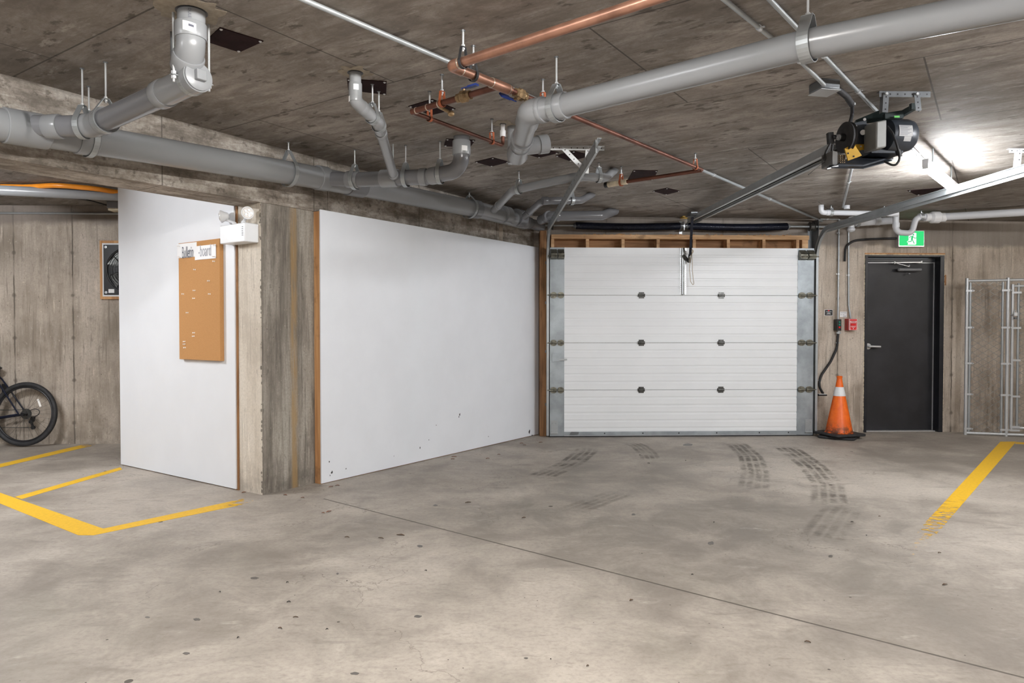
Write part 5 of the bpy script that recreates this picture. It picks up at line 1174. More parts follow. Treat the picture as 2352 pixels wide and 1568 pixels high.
# motor
mc = OP(2062, 312, 4.22); ma = V((1, 0.10, 0)).normalized(); ppx = 4.2/FPX
m = MB(); m.lathe(mc - ma*0.085, ma, [(0, 0.070), (0.008, 0.092), (0.05, 0.096), (0.125, 0.096), (0.155, 0.088), (0.172, 0.070), (0.178, 0.045), (0.18, 0.0)], 32); mo = m.build('motor', mat_opd, op)
m = MB()
def cylp(x, a, r): return mc + ma*x + (V((0, -1, 0))*math.cos(a) + Z*math.sin(a))*r
def wp_(mb, x0, x1, a0_, a1_, r, n=8):
    vs = []
    for k in range(n+1):
        a = a0_+(a1_-a0_)*k/n
        for x in (x0, x1): vs.append(mb.bm.verts.new(cylp(x, a, r)))
    for k in range(n): mb.bm.faces.new((vs[2*k], vs[2*k+1], vs[2*k+3], vs[2*k+2]))
wp_(m, -0.045, 0.038, -0.28, 0.40, 0.0972); wp_(m, -0.012, 0.032, -0.58, -0.29, 0.0972); lb3 = m.build('rating_label', simple('dull label', (0.42, 0.42, 0.42), 0.6, var=0.03), mo)
m = MB()
for k in range(9): wp_(m, -0.04, 0.030 - 0.012*(k % 3), 0.34-k*0.068, 0.362-k*0.068, 0.0977, 2)
m.build('print', mat_ink, lb3)
m = MB()
for k in range(5): wp_(m, -0.005, 0.035, 0.75+k*0.09, 0.79+k*0.09, 0.0968, 2)
m.build('vents', mat_black, mo)
# capacitor cover
cc = OP(2015, 312, 4.06); m = MB(); p, q = OP(1997, 343, 4.07), OP(2035, 276, 4.07)
xs = (p.x, OP(2012, 0, 4.07).x, q.x)
m.prism([V((xs[0], 4.14, p.z-0.006)), V((xs[0], 4.10, p.z-0.006)), V((xs[1]-0.0, 4.05, p.z-0.002)), V((xs[2], 4.06, p.z+0.012)), V((xs[2], 4.14, p.z+0.012))], Z*(q.z-p.z-0.01)); m.build('capacitor_cover', simple('dull grey cover', (0.20, 0.20, 0.19), 0.55, 0.2, var=0.05), op, bevel=0.008)
# pulley
pc = OP(1943, 316, 4.10); pa = V((-0.989, -0.148, 0)).normalized(); m = MB(); m.lathe(pc - pa*0.018, pa, [(0, 0.080), (0.003, 0.088), (0.012, 0.080), (0.024, 0.088), (0.028, 0.088), (0.030, 0.074), (0.030, 0.0)], 36); pu = m.build('belt_pulley', mat_rubber, op)
m = MB(); m.lathe(pc + pa*0.010, pa, [(0, 0.022), (0.03, 0.022), (0.031, 0.013), (0.075, 0.013)], 18); m.build('shaft', mat_black, pu)
m = MB()
for k in range(5): m.lathe(pc + pa*(0.042 + k*0.009), pa, [(0, 0.017 - k*0.0015), (0.006, 0.017 - k*0.0015)], 14)
m.build('clutch_spring', mat_galv_l, pu)
# control box and drive end
m = MB(); p = OP(1903, 382, 4.03); q = OP(1926, 350, 4.03); m.prism([V((p.x, 3.98, p.z)), V((q.x, 4.04, p.z+0.006)), V((q.x, 4.16, p.z+0.006)), V((p.x-0.01, 4.1, p.z))], Z*(q.z-p.z)); m.build('control_box', simple('grey control box', (0.12, 0.12, 0.12), 0.45, 0.3, var=0.1), op, bevel=0.003)
m = MB(); p = OP(1900, 386.5, 3.98); q = OP(1930, 381, 3.98); m.prism([p, OP(1905, 384.5, 4.0), OP(1932, 374, 4.06), OP(1932, 378, 4.03)], -Z*0.006); m.build('light_flap', mat_white, op)
m = MB(); p = OP(1926, 376, 4.06); q = OP(1944, 354, 4.06); m.hexa(lambda a, b, c: V((a, b, c)), p.x, q.x, 4.07, 4.12, p.z, q.z); tb = m.build('terminal_block', simple('bronze terminal', (0.05, 0.036, 0.022), 0.4, 0.5), op)
m = MB()
for i in range(3):
    for j in range(4): m.sph(OP(1930 + i*4.5, 358 + j*5, 4.069), 0.0035, 8)
m.build('terminal_screws', mat_brass, tb)
m = MB(); m.tube([OP(1907, 330, 4.06), OP(1898, 347, 4.06), OP(1893, 362, 4.06), OP(1900, 368, 4.06), OP(1910, 352, 4.06), OP(1912, 332, 4.06)], 0.007, 0.01, 8); m.sph(OP(1896, 364, 4.06), 0.016, 10); m.bar(OP(1906, 305, 4.1), OP(1908, 330, 4.1), 0.03, 0.03); m.build('drive_chain', mat_rubber, op)
m = MB(); m.tube([OP(1896, 371, 4.06), OP(1877, 384, 4.0), OP(1857, 401, 3.95)], 0.0012, 0, 5); m.sph(OP(1857, 401, 3.95), 0.0025, 6); m.build('antenna_wire', mat_rubber, op)
m = MB(); m.tube([OP(2038, 290, 4.10), OP(2050, 305, 4.07), OP(2059, 330, 4.05), OP(2066, 355, 4.05), OP(2066, 368, 4.05), OP(2058, 379, 4.05), OP(2048, 379, 4.06), OP(2032, 371, 4.1)], 0.0062, 0.07, 12, n=10); m.build('power_cord', mat_rubber, op)
m = MB(); m.cyl(OP(2062, 345, 4.12), OP(2066, 356, 4.12), 0.016); m.cyl(OP(2066, 354, 4.12), OP(2068, 360, 4.12), 0.011); m.build('strain_relief', mat_black, op)
# hanging arms
m = MB(); m.bar(OP(1965, 285, 4.2), OP(2030, 258, 4.2), 0.03, 0.045, V((0, -1, 0.3))); m.bar(OP(1990, 275, 4.2), OP(2072, 262, 4.15), 0.03, 0.035, V((0, -1, 0.3))); m.bar(OP(2068, 264, 4.15), OP(2098, 247, 4.1), 0.03, 0.030, V((0, -1, 0.3))); m.bar(OP(2098, 252, 4.1), OP(2098, 238, 4.1), 0.035, 0.025, V((0, -1, 0)))
m.bar(OP(2030, 268, 4.1), OP(2072, 267, 4.1), 0.03, 0.03); m.build('mounting_arm', simple('dark green arm paint', (0.018, 0.028, 0.028), 0.4, 0.2), op)
m = MB(); m.box(OP(2060, 268, 4.07), 0.03, 0.004, 0.010); m.build('green_label', simple('green label', (0.10, 0.45, 0.08), 0.5), op)
m = MB(); m.cyl(OP(1966, 289, 4.13), OP(1966, 289, 4.18), 0.006); m.build('bolt', mat_galv_l, op)
m = MB(); m.cyl(OP(1986, 274, 4.1), OP(1986, 274, 4.15), 0.008); m.build('bolt', mat_galv_l, op)

# perforated angles: opener hanger, track hangers
def angle_bar(mb, hb_, p, q, w=0.032, nrm=(0, -1, 0), n=None, flange=True):
    p, q = V(p), V(q); d = (q-p).normalized(); nn = V(nrm); nn = (nn - d*nn.dot(d)).normalized(); s_ = d.cross(nn)
    L = (q-p).length; mb.hexa(lambda a, b, c: p + d*a + s_*b + nn*c, 0, L, -w/2, w/2, -0.0012, 0.0012)
    if flange: mb.hexa(lambda a, b, c: p + d*a + s_*(w/2*(1 if s_.z > 0 else -1)) + nn*c + s_*b, 0, L, -0.0012, 0.0012, -w, 0)
    n = n or max(3, int(L/0.04))
    for k in range(n): hb_.lathe(p + d*(L*(k+0.5)/n) + nn*0.0012, nn, [(0, 0.0045), (0.0006, 0.0045)], 8)
def hangbr(label, segs, mt, name='perforated_bracket'):
    root = thing(name, label, 'bracket', segs[0][0], 'perforated angle brackets on the ceiling')
    for i, s_ in enumerate(segs):
        m = MB(); hh = MB(); angle_bar(m, hh, *s_[:2]); o_ = m.build('angle_bar', mt, root, flat=True); hh.build('punched_holes', mat_black, o_)
    for s_ in segs[1:]: m = MB(); m.lathe(V(s_[0]) + V((0, -0.003, 0)), V((0, -1, 0)), [(0, 0.010), (0.006, 0.008)], 6); m.build('bolt', mat_galv_l, root)
zq = lambda x, y: CZ(x, y) - 0.017
def cy(px, Y): x = (px-1176)/FPX*Y; return V((x, Y, zq(x, Y)))
Y1 = 5.19
hangbr('bright perforated angle bracket carrying the left door track', [(cy(1250, Y1), cy(1387, Y1)), (cy(1350, Y1-0.006), OP(1347, 398, Y1-0.006)), (cy(1292, Y1-0.006), OP(1344, 392, Y1-0.006))], mat_galv_l)
hangbr('perforated angle bracket carrying the right door track at the right edge', [(cy(2312, Y1), cy(2440, Y1)), (cy(2337, Y1-0.006), OP(2337, 402, Y1-0.006)), (cy(2400, Y1-0.006), OP(2340, 398, Y1-0.006))], mat_galv_l)
Y2 = 4.02
hangbr('dark perforated angle the door opener hangs from', [(cy(2014, Y2), cy(2131, Y2)), (cy(2030, Y2-0.006), OP(2033, 258, Y2-0.006)), (cy(2100, Y2-0.006), OP(2110, 254, Y2-0.006))], mat_galv_d)

# junction box on the ceiling
jb = pC(1892, 190, 0.0); bx = thing('junction_box', 'grey ceiling junction box with a pale cover plate left of the opener', 'junction box', jb - Z*0.05)
c_ = pF(1893, 212, CZ(jb.x, jb.y)-0.055); c_ = V((c_.x, c_.y, CZ(jb.x, jb.y)-0.0275))
m = MB(); m.box(c_, 0.115, 0.115, 0.055, (V((0.97, 0.2, 0)).normalized(), V((-0.2, 0.97, 0)).normalized(), Z)); m.build('box', mat_galv_d, bx, bevel=0.008)
m = MB(); m.box(c_ - Z*0.030, 0.118, 0.118, 0.003, (V((0.97, 0.2, 0)).normalized(), V((-0.2, 0.97, 0)).normalized(), Z)); m.build('cover_plate', mat_galv_l, bx)
m = MB(); m.tube([c_ + V((0.06, 0.0, 0)), OP(1945, 222, c_.y+0.1), OP(1957, 240, c_.y+0.2)], 0.017, 0.08, 12); fx = m.build('flexible_conduit', mat_rubber, bx)
m = MB(); e_ = OP(1957, 240, c_.y+0.2); m.tube([e_, OP(1958, 262, c_.y+0.3), OP(1950, 290, 4.1)], 0.010, 0.06, 10); m.build('cable', mat_rubber, bx)
m = MB(); m.cyl(e_ - Z*0.006, e_ + Z*0.006, 0.0195); m.build('conduit_clamp', mat_galv_l, bx)

# ------------------------------------------------------------------ wall devices right of the door
bt = thing('push_button_station', 'black push button box with two green buttons and a red one', 'button box', pW(1925, 762, 0.06))
D2 = 0.075
m = MB(); m.hexa(WP, wS(1921.5, D2), wS(1932.5, D2), 0.001, D2, wZ(759, 1925, D2), wZ(733, 1925, D2)); hs = m.build('housing', mat_black, bt, bevel=0.003)
for y, mt, nm in ((739.5, mat_green, 'green'), (745.5, mat_green, 'green'), (751.5, mat_red_b, 'red')):
    m = MB(); p = pW(1927.8, y, D2); m.box(p + M*0.003, 0.021, 0.008, 0.020, (U, -M, Z)); b_ = m.build(nm + '_button', mt, bt, bevel=0.002)
m = MB(); p = pW(1926, 764, 0.045); m.cyl(p - Z*0.012, p + Z*0.025, 0.017); m.box(p, 0.05, 0.02, 0.018, (U, -M, Z)); m.build('cable_clamp', mat_galv, bt)
fp = thing('fire_pull_station', 'red fire alarm pull station with white border on the wall', 'fire alarm', pW(1957, 762, 0.05))
D3 = 0.095; fa_, fb_ = wS(1950, D3), wS(1969, D3); fz1, fz0 = wZ(732, 1960, D3), wZ(758, 1960, D3)
m = MB(); m.hexa(WP, fa_-0.005, fb_-0.004, 0.001, D3-0.022, fz0-0.002, fz1+0.002); m.build('back_box', mat_red, fp, bevel=0.003)
m = MB(); m.hexa(WP, fa_, fb_, D3-0.021, D3, fz0, fz1); m.build('front_plate', simple('pale red border', (0.80, 0.45, 0.45), 0.4), fp, bevel=0.003)
def fq(x0, x1, y0, y1, d): return (fa_+(fb_-fa_)*x0, fa_+(fb_-fa_)*x1, D3+d, D3+d+0.0012, fz1+(fz0-fz1)*y1, fz1+(fz0-fz1)*y0)
m = MB(); m.hexa(WP, *fq(0.08, 0.92, 0.05, 0.17, 0)); m.hexa(WP, *fq(0.10, 0.15, 0.3, 0.94, 0)); m.hexa(WP, *fq(0.85, 0.90, 0.3, 0.94, 0)); m.hexa(WP, *fq(0.2, 0.82, 0.68, 0.96, 0)); m.build('red_fields', mat_red_b, fp)
m = MB(); m.hexa(WP, *fq(0.18, 0.82, 0.38, 0.62, 0)); m.build('recess', mat_red, fp); m = MB(); a_ = fq(0.22, 0.74, 0.44, 0.60, 0.0015); m.hexa(WP, a_[0], a_[1], a_[2], a_[3]+0.008, a_[4], a_[5]); m.build('pull_bar', mat_red_b, fp)
m = MB(); cx_ = (fa_+fb_)/2; m.text('FIRE', lambda x, y: WP(cx_ + x, D3+0.0008, fz1+(fz0-fz1)*0.27 + y), 0.026); m.build('lettering', mat_red, fp, flat=True)
m = MB(); m.lathe(WP(cx_, D3+0.0012, fz1+(fz0-fz1)*0.86), M, [(0, 0.006), (0.002, 0.005)], 12); m.hexa(WP, *fq(0.3, 0.7, 0.73, 0.77, 0.0014)); m.build('keyhole', mat_white, fp)
nb = thing('wall_sticker', 'small black notice sticker left of the button box', 'sticker', pW(1902, 725), 'stickers on the concrete wall')
def quad(px0, px1, py0, py1, d, t=0.001): m = MB(); m.hexa(WP, wS(px0, d), wS(px1, d), d, d+t, wZ(py1, px0, d), wZ(py0, px0, d)); return m
quad(1893, 1912, 710.5, 725, 0.0005).build('white_border', mat_paper, nb); quad(1894, 1911.5, 711.3, 724.2, 0.0016).build('black_field', mat_black, nb)
quad(1901, 1904.5, 712, 714.2, 0.0028).build('red_mark', mat_red_b, nb)
m = MB()
for x0, x1, y in ((1896.5, 1909, 715), (1899.5, 1906, 718), (1897.5, 1907.5, 720)): m.hexa(WP, wS(x0), wS(x1), 0.0028, 0.0034, wZ(y+1.0), wZ(y))
m.build('text_lines', mat_white, nb)
nw = thing('wall_sticker', 'small white notice sticker between the two conduits', 'sticker', pW(1937, 728), 'stickers on the concrete wall')
quad(1928.5, 1944.5, 715.5, 728, 0.0005).build('white_field', mat_paper, nw)
m = MB()
for x0, x1, y, t in ((1929.5, 1943.5, 717.3, 1.2), (1930, 1933, 721.6, 1.2), (1935, 1938.5, 721.6, 1.2), (1936, 1943, 725, 1.4)): m.hexa(WP, wS(x0), wS(x1), 0.0016, 0.0022, wZ(y+t), wZ(y))
m.build('text_lines', mat_ink2, nw)
m = MB(); m.tube([pW(2062, 547, 0.03), pW(2000, 549, 0.025), pW(1962, 552, 0.03), pW(1942, 565, 0.03), pW(1940, 600, 0.03)], 0.013, 0.2, 12); cbx = m.build('black_conduit', mat_rubber); tag(cbx, 'black flexible conduit curving from the exit sign down the wall', 'conduit')
m = MB(); m.tube([pW(1925, 766, 0.04), pW(1922, 800, 0.03), pW(1908, 830, 0.025), pW(1886, 862, 0.03), pW(1880, 885, 0.05), pW(1890, 903, 0.16)], 0.014, 0.2, 12)
hz = thing('safety_edge_cable', 'black flexible cable drooping from the button box to the door sensor', 'cable', pW(1880, 900, 0.05)); m.build('cable', mat_rubber, hz)
m = MB()
for x, y in ((1924, 787), (1881.5, 873)): p = pW(x, y, 0.03); m.box(p, 0.045, 0.02, 0.014, (U, -M, Z))
m.build('clamp', mat_galv, hz)
ss = thing('door_sensor', 'flat black door sensor on a small bracket beside the cone', 'sensor', pW(1890, 910, 0.2)); m = MB(); a_ = pW(1880, 907, 0.20); m.box(a_ + U*0.045, 0.095, 0.04, 0.016, (U, -M, Z)); m.build('sensor_body', mat_black, ss, bevel=0.003); m = MB(); m.box(a_ + U*0.04 + Z*0.011, 0.085, 0.035, 0.004, (U, -M, Z)); m.build('bracket_plate', mat_white, ss)

# ------------------------------------------------------------------ cone
cb0 = pF(1927, 1004.5); cb0.z = 0
cn = thing('traffic_cone', 'orange traffic cone with a white band on a doubled black base', 'traffic cone', cb0)
def cone_mat():
    t = NT('orange cone plastic'); v = t.obj(); x = t.n('ShaderNodeSeparateXYZ'); t.l(v, x.inputs[0]); n = t.noise(v, 14, 6, 0.7)
    k = t.math('MULTIPLY', t.rng(x.outputs[2], 0.05, 0.24, 1, 0), t.rng(n, 0.38, 0.6)); return t.fin(t.mix(k, t.mix(t.rng(n, 0.3, 0.7), (0.80, 0.115, 0.006), (0.95, 0.18, 0.01)), (0.07, 0.02, 0.01)), 0.4)
ca0 = R(28)
def base(z0, sc_, rot, mb):
    n = 4; pts = []
    hw = 0.205*sc_; ax = V((math.cos(rot), math.sin(rot), 0)); ay = V((-math.sin(rot), math.cos(rot), 0))
    for sx_, sy_ in ((1, 1), (-1, 1), (-1, -1), (1, -1)):
        for k in range(4):
            a = {(1,1): 0, (-1,1): math.pi/2, (-1,-1): math.pi, (1,-1): 1.5*math.pi}[(sx_, sy_)] + k*math.pi/6
            pts.append(cb0 + ax*(sx_*(hw-0.05) + 0.05*math.cos(a)) + ay*(sy_*(hw-0.05) + 0.05*math.sin(a)) + Z*z0)
    mb.prism(pts, Z*0.026)
m = MB(); base(0.001, 0.93, ca0+0.45, m); m.build('lower_base', mat_rubber, cn, bevel=0.008)
m = MB(); base(0.034, 1.0, ca0-0.2, m); m.build('upper_base', mat_rubber, cn, bevel=0.008)
m = MB(); m.lathe(cb0 + Z*0.055, Z, [(0, 0.158), (0.008, 0.150), (0.015, 0.143), (0.42, 0.062)], 36); m.lathe(cb0 + Z*0.565, Z, [(0, 0.043), (0.085, 0.029), (0.1, 0.027), (0.112, 0.031), (0.125, 0.031), (0.128, 0.02), (0.05, 0.018)], 36); m.build('body', cone_mat(), cn)
m = MB(); m.lathe(cb0 + Z*0.47, Z, [(0, 0.0655), (0.002, 0.0665), (0.098, 0.0445), (0.1, 0.043)], 36); m.build('white_band', mat_white, cn)

# ------------------------------------------------------------------ chain link cage
p0 = pF(2217, 998); p1 = pF(2316, 1001); G = (pF(2352, 1003) - p0).normalized(); 
def GP(px): k = (px-1176)/FPX; u = (k*p0.y - p0.x)/(G.x - k*G.y); return u
cg = thing('wire_fence', 'galvanised chain link enclosure panel against the wall right of the black door', 'fence', p0)
ztop = 1.80
def post(mb, u, z0, z1, r=0.018, off=0.0): mb.cyl(p0 + G*u + V((0, off, z0)), p0 + G*u + V((0, off, z1)), r, seg=14)
uA, uB, uT1, uT2 = 0.0, GP(2314), GP(2227.5), GP(2302)
for u in (uA, uB): m = MB(); post(m, u, 0, ztop); m.build('post', mat_galv_l, cg)
for u in (uT1, uT2): m = MB(); post(m, u, 0.03, ztop-0.05, 0.013, 0.0); m.build('tension_post', mat_galv, cg)
m = MB(); m.cyl(p0 + V((0, 0, ztop-0.03)), p0 + G*(uB+1.3) + V((0, 0, ztop-0.02)), 0.015); m.build('top_rail', mat_galv_l, cg)
m = MB(); m.cyl(p0 + V((0, 0, 0.022)), p0 + G*(uB+1.3) + V((0, 0, 0.018)), 0.016); m.build('bottom_rail', mat_galv_l, cg)
def band(u0, u1, z, nm='tension_band', par=None):
    m = MB(); a, b = p0+G*(u0-0.02)+Z*z, p0+G*(u1+0.02)+Z*z; m.bar(a + V((0, -0.019, 0)), b + V((0, -0.017, 0)), 0.004, 0.022); m.lathe(b + V((0, -0.02, 0)), V((0, -1, 0)), [(0, 0.011), (0.01, 0.009)], 8); m.build(nm, mat_galv_l, par or cg)
for y in (668, 752, 834, 905, 984):
    z = CAMH + (753-y)*p0.y/FPX; band(uA, uT1, z); band(uT2, uB, z)
def mesh(mb, u0, u1, z0, z1, cw=0.053, chh=0.037, off=0.0):
    n = max(1, round((u1-u0)/cw)); w = (u1-u0)/n; rows = int((z1-z0)/chh)
    for i in range(n+1):
        # each wire zigzags between neighbouring columns
        pts = []
        ua, ub = u0 + w*(i-0.5), u0 + w*(i+0.5)
        ua, ub = max(ua, u0), min(ub, u1)
        if i % 2: ua, ub = ub, ua
        for j in range(rows+1):
            uu = ua if j % 2 == 0 else ub; d_ = off + (0.004 if j % 2 else -0.004); pts.append(p0 + G*uu + V((0, d_, z0 + (z1-z0)*j/rows)))
        mb.tube(pts, 0.003, 0, 5)
m = MB(); mesh(m, uT1, uT2, 0.02, ztop-0.04); m.build('chain_link_mesh', mat_galv, cg)
gt = thing('wire_gate', 'chain link gate panel beside the padlock, at the right edge', 'gate', p0 + G*GP(2329)); ug = GP(2329); ug2 = GP(2342.5); gz0, gz1 = 0.075, 1.725
for u in (ug, ug+1.0): m = MB(); post(m, u, gz0, gz1, 0.017, 0.03); m.build('post', mat_galv_l, gt)
for u in (ug2, ug+0.95): m = MB(); post(m, u, gz0+0.02, gz1+0.01, 0.013, 0.03); m.build('tension_post', mat_galv, gt)
for z in (gz0+0.02, gz1-0.02): m = MB(); m.cyl(p0 + G*ug + V((0, 0.03, z)), p0 + G*(ug+1.0) + V((0, 0.03, z)), 0.014); m.build('rail', mat_galv_l, gt)
for y in (673, 753, 826, 908, 977, 985): m = MB(); z = CAMH + (753-y)*p0.y/FPX; a, b = p0+G*(ug-0.018)+Z*z+V((0, 0.012, 0)), p0+G*(ug2+0.02)+Z*z+V((0, 0.014, 0)); m.bar(a, b, 0.004, 0.022); m.build('tension_band', mat_galv_l, gt)
m = MB(); mesh(m, ug2, ug+0.95, gz0+0.02, gz1, off=0.03); m.build('chain_link_mesh', mat_galv, gt)
pk = p0 + G*ug + Z*(CAMH + (753-722)*p0.y/FPX) + V((0, -0.02, 0)); pd = thing('padlock', 'pale padlock clipped to the gate post', 'padlock', pk - Z*0.04)
m = MB(); m.box(pk, 0.04, 0.02, 0.04); m.build('body', mat_white, pd, bevel=0.004); m = MB(); m.tube([pk - V((0.012, 0, -0.01)), pk + V((-0.012, 0, 0.045)), pk + V((0.012, 0, 0.045)), pk + V((0.012, 0, 0.01))], 0.004, 0.012, 8); m.build('shackle', mat_galv_l, pd)
m = MB(); m.bar(pk - G*0.05 - Z*0.005, pk + G*0.02 - Z*0.005, 0.006, 0.008); m.box(pk - Z*0.045, 0.03, 0.02, 0.02); m.build('latch', mat_galv_d, pd)

# ------------------------------------------------------------------ floor markings
def paint_mat(name, fade_pt, fade_r, col=(0.80, 0.47, 0.02)):
    t = NT(name); P = t.pos(); n = t.math('MULTIPLY_ADD', t.noise(t.map(P, rot=(0, 0, 0.5), scale=(1, 2.2, 1)), 16, 8, 0.75), 2.3, -0.65)
    c = t.mix(t.rng(t.noise(P, 50, 4), 0.4, 0.7, 0, 0.25), col, tuple(x*0.55 for x in col)); t.fin(c, 0.6)
    x = t.n('ShaderNodeVectorMath', operation='DISTANCE'); t.l(P, x.inputs[0]); x.inputs[1].default_value = fade_pt
    k = t.rng(x.outputs['Value'], 0, fade_r, 0.62, 0.0)
    a = t.math('GREATER_THAN', n, t.math('ADD', k, 0.2)) 
    t.put(t.b.inputs['Alpha'], a); return t.m
def line(label, q, fade, fr, col=(0.80, 0.47, 0.02)):
    P = [pF(x, y, 0.0) for x, y in q]; fp_ = pF(*fade); m = MB(); m.prism([p + Z*0.0003 for p in P], Z*0.0012)
    tag(m.build('painted_line', paint_mat('yellow floor paint ' + label[:18], fp_, fr, col), flat=True), label, 'floor line', 'yellow lines painted on the floor')
line('wide yellow line on the floor at the right, wearing away towards the viewer', [(2298, 1014), (2334, 1014), (2150, 1228), (2095, 1285), (2085, 1262), (2113, 1213)], (2085, 1310), 2.6)
line('thin yellow sliver of line at the far right edge by the wire gate', [(2334, 1015), (2420, 1019), (2420, 1023), (2331, 1019)], (2500, 1020), 0.05)
line('thick yellow line running off the left edge of the floor', [(-120, 1098), (-10, 1128), (237, 1214), (215, 1229), (180, 1229), (-10, 1152), (-120, 1118)], (-400, 1200), 0.1)
line('yellow line from the corner of the stall towards the concrete column', [(237, 1214), (560, 1145), (585, 1148), (575, 1155), (215, 1229)], (600, 1148), 0.35)
line('short yellow line meeting the foot of the white partition', [(34, 1141), (276, 1073), (281, 1078), (50, 1146)], (-400, 1300), 0.1)
line('farthest yellow line on the left, between the bicycle and the partition', [(-20, 1070), (195, 1020), (226, 1018), (205, 1025), (-20, 1078)], (232, 1017), 0.4)
def tyre(label, pts, w, k=0.55):
    t = NT('tyre rubber mark'); uv = t.n('ShaderNodeUVMap'); x = t.n('ShaderNodeSeparateXYZ'); t.l(uv.outputs[0], x.inputs[0]); P = t.pos()
    st = t.math('ABSOLUTE', t.math('SINE', t.math('MULTIPLY', x.outputs[0], math.pi*4.0)))
    st = t.rng(st, 0.1, 0.9, 0.3, 1.0); n = t.rng(t.noise(P, 4, 7, 0.75), 0.38, 0.62); tr = t.math('GREATER_THAN', t.math('FRACT', t.math('MULTIPLY', x.outputs[1], 30)), 0.25)
    ends = t.math('MULTIPLY', t.rng(x.outputs[1], 0, 0.12), t.rng(x.outputs[1], 1.0, 0.6)); a = t.math('MULTIPLY', t.math('MULTIPLY', st, n), t.math('MULTIPLY', ends, t.math('ADD', t.math('MULTIPLY', tr, 0.12), 0.5)))
    t.fin((0.035, 0.028, 0.022), 0.7); t.put(t.b.inputs['Alpha'], t.math('MULTIPLY', a, k))
    P3 = fillet([pF(x_, y_, 0) for x_, y_ in pts], 1.2, 8); m = MB(); uvl = m.bm.loops.layers.uv.new('UVMap'); rows = []; n_ = len(P3)
    for i, p in enumerate(P3):
        d = (P3[min(i+1, n_-1)] - P3[max(i-1, 0)]).normalized(); s_ = Z.cross(d); rows.append([(m.bm.verts.new(p + s_*w*(j/4-0.5) + Z*0.0011), j/4, i/(n_-1)) for j in range(5)])
    for i in range(n_-1):
        for j in range(4):
            q = [rows[i][j], rows[i][j+1], rows[i+1][j+1], rows[i+1][j]]; f = m.bm.faces.new([a_[0] for a_ in q])
            for l_, a_ in zip(f.loops, q): l_[uvl].uv = (a_[1], a_[2])
    tag(m.build('tyre_mark', t.m), label, 'tyre mark', 'tyre marks on the floor')
tyre('curved tyre mark at the left foot of the garage door', [(1350, 1010), (1348, 1035), (1310, 1065), (1240, 1095), (1130, 1128)], 0.24, 0.7)
tyre('faint short tyre mark below the left middle of the garage door', [(1430, 1012), (1465, 1022), (1485, 1038), (1495, 1055), (1490, 1075)], 0.2, 0.6)
tyre('curved tyre mark below the right middle of the garage door', [(1668, 1010), (1695, 1022), (1725, 1050), (1735, 1085), (1730, 1120), (1705, 1160)], 0.24, 0.7)
tyre('long curved tyre mark nearest the traffic cone', [(1770, 1012), (1810, 1030), (1865, 1070), (1900, 1110), (1905, 1160), (1880, 1225)], 0.25, 0.75)
tyre('faint diagonal skid mark in the middle of the floor', [(1430, 1130), (1360, 1155), (1290, 1180)], 0.22, 0.35)
tyre('skid mark on the right half of the floor', [(1960, 1140), (1925, 1180), (1890, 1230), (1840, 1275)], 0.26, 0.45)

# oil spots and litter
mat_leaf = simple('dry brown leaf', (0.10, 0.06, 0.035), 0.8, var=0.4); mat_leaf2 = simple('reddish brown leaf', (0.22, 0.085, 0.045), 0.8, var=0.3)
mat_stone = simple('dark grit', (0.03, 0.026, 0.024), 0.8, var=0.4)
spots = [(585, 1327, 9, 3), (775, 1317, 3, 2), (1580, 1021, 12, 3), (1633, 1247, 7, 4), (1908, 1277, 5, 3), (960, 1415, 9, 3), (815, 1546, 10, 3), (1208, 1511, 5, 2), (965, 1254, 7, 3), (428, 1500, 8, 3), (452, 1422, 8, 3), (339, 1417, 6, 2), (1455, 1181, 5, 2), (1000, 1160, 5, 2)]
for i, (x, y, a, b) in enumerate(spots):
    c = pF(x, y); s_ = c.y/FPX; poly = []
    for k in range(14): an = 2*math.pi*k/14; q = random.uniform(0.8, 1.15); poly.append(pF(x + a*q*math.cos(an), y + b*q*math.sin(an), 0.0004))
    m = MB(); m.prism(poly, Z*0.0006)
    tag(m.build('oil_spot', simple('dried oil', (0.11, 0.10, 0.09), 0.45, var=0.2) if i == 0 else bpy.data.materials['dried oil'], flat=True), 'small dark dried oil spot on the concrete floor', 'stain', 'oil spots scattered over the floor')
def leaf(x, y, L, w, mt, rot, group, label, name='dry_leaf', h=0.003):
    c = pF(x, y, 0.0008); m = MB(); d = V((math.cos(rot), math.sin(rot), 0)); s_ = V((-d.y, d.x, 0)); n = 6; top = []
    L *= c.y/FPX; w *= c.y/FPX*1.5; w = min(w, L*0.6)
    rows = []
    for i in range(n+1):
        u = i/n; hw = w/2*math.sin(math.pi*min(max(u, 0.04), 0.96)); z = h*math.sin(math.pi*u)*random.uniform(0.6, 1.2)
        rows.append([m.bm.verts.new(c + d*(u-0.5)*L + s_*hw*e + Z*(z + abs(e)*0.002 + 0.0005)) for e in (-1, 0, 1)])
    for i in range(n):
        for j in range(2): m.bm.faces.new((rows[i][j], rows[i][j+1], rows[i+1][j+1], rows[i+1][j]))
    ret = bmesh.ops.extrude_face_region(m.bm, geom=list(m.bm.faces)); vs = [v_ for v_ in ret['geom'] if isinstance(v_, bmesh.types.BMVert)]
    bmesh.ops.translate(m.bm, verts=vs, vec=(0, 0, 0.0012)); tag(m.build(name, mt), label, name.replace('_', ' '), group)
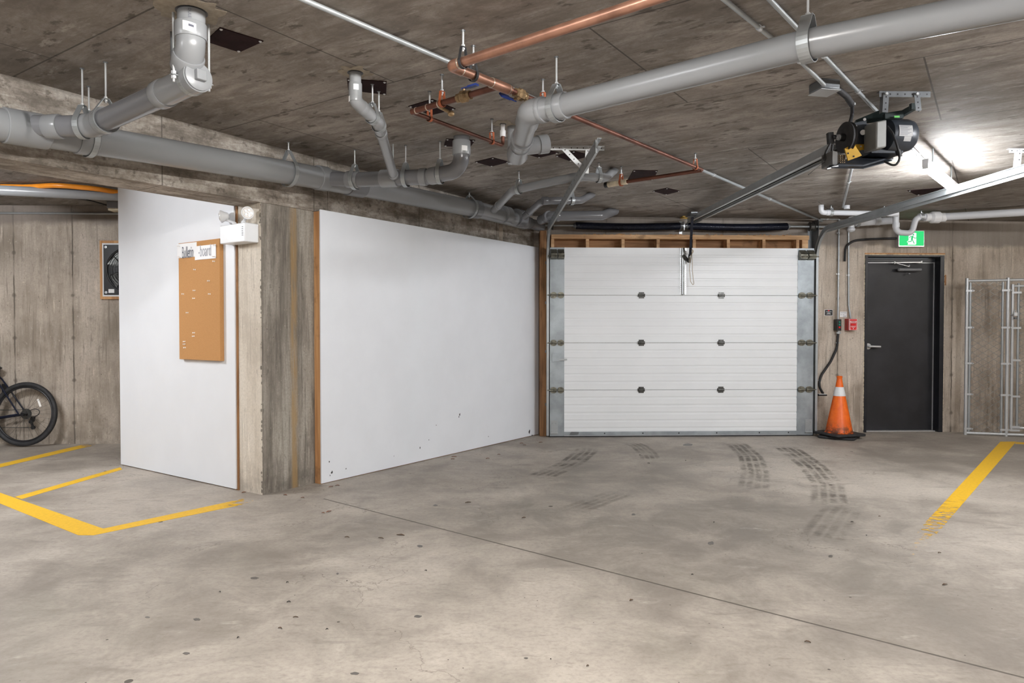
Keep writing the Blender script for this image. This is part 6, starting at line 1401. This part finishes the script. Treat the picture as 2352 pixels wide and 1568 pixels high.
ls = [(920, 1229, 20, 5, 'dry'), (875, 1236, 14, 3, 'dry'), (797, 1234, 12, 3, 'dry'), (1075, 1154, 14, 4, 'dry'), (1203, 1189, 10, 3, 'dry'), (660, 1338, 6, 4, 'grit'), (663, 1383, 9, 4, 'grit'), (751, 1446, 6, 4, 'grit'), (797, 1335, 3, 6, 'grit'), (978, 1311, 6, 5, 'grit'), (1450, 1379, 11, 4, 'dry'), (1350, 1530, 7, 4, 'dry'), (1855, 1475, 14, 4, 'dry'), (2170, 1343, 16, 4, 'dry'), (2158, 1270, 8, 4, 'dry'), (643, 1443, 9, 5, 'dry'), (679, 1418, 12, 2, 'dry'), (547, 1465, 7, 3, 'grit'), (1265, 1515, 4, 3, 'grit'), (1990, 1230, 5, 2, 'grit'), (1957, 1199, 6, 2, 'grit'), (1490, 1064, 6, 3, 'grit'), (1470, 1045, 5, 3, 'grit'), (1575, 1058, 4, 3, 'grit'), (2020, 1186, 5, 2, 'dry'), (505, 1360, 6, 4, 'grit'), (1590, 1320, 5, 3, 'grit'), (1640, 1200, 5, 3, 'grit')]
for x, y, a, b, k in ls:
    if k == 'dry': leaf(x, y, a, b, mat_leaf, random.uniform(-0.4, 1.2), 'dry leaves on the open floor', 'small dry dark leaf lying on the open concrete floor')
    else: leaf(x, y, a, b, mat_stone, random.uniform(0, 3), 'bits of grit on the open floor', 'small black bit of grit on the open concrete floor', 'grit', 0.003)
for x, y, a, b in ((755, 1175, 16, 4), (742, 1178, 8, 3), (1120, 1053, 9, 3), (1043, 1049, 12, 3), (1040, 1054, 9, 3), (1002, 1048, 8, 3), (1146, 1044, 7, 2), (1198, 1018, 8, 3), (1242, 1016, 10, 3), (1205, 1022, 7, 2), (760, 1118, 12, 3), (775, 1115, 10, 3), (560, 1131, 10, 4), (695, 1143, 8, 2), (655, 1137, 9, 3)):
    leaf(x, y, a, b, mat_leaf2, random.uniform(-0.4, 1.2), 'reddish leaves along the panels', 'reddish brown dry leaf lying near the foot of the panels and column')
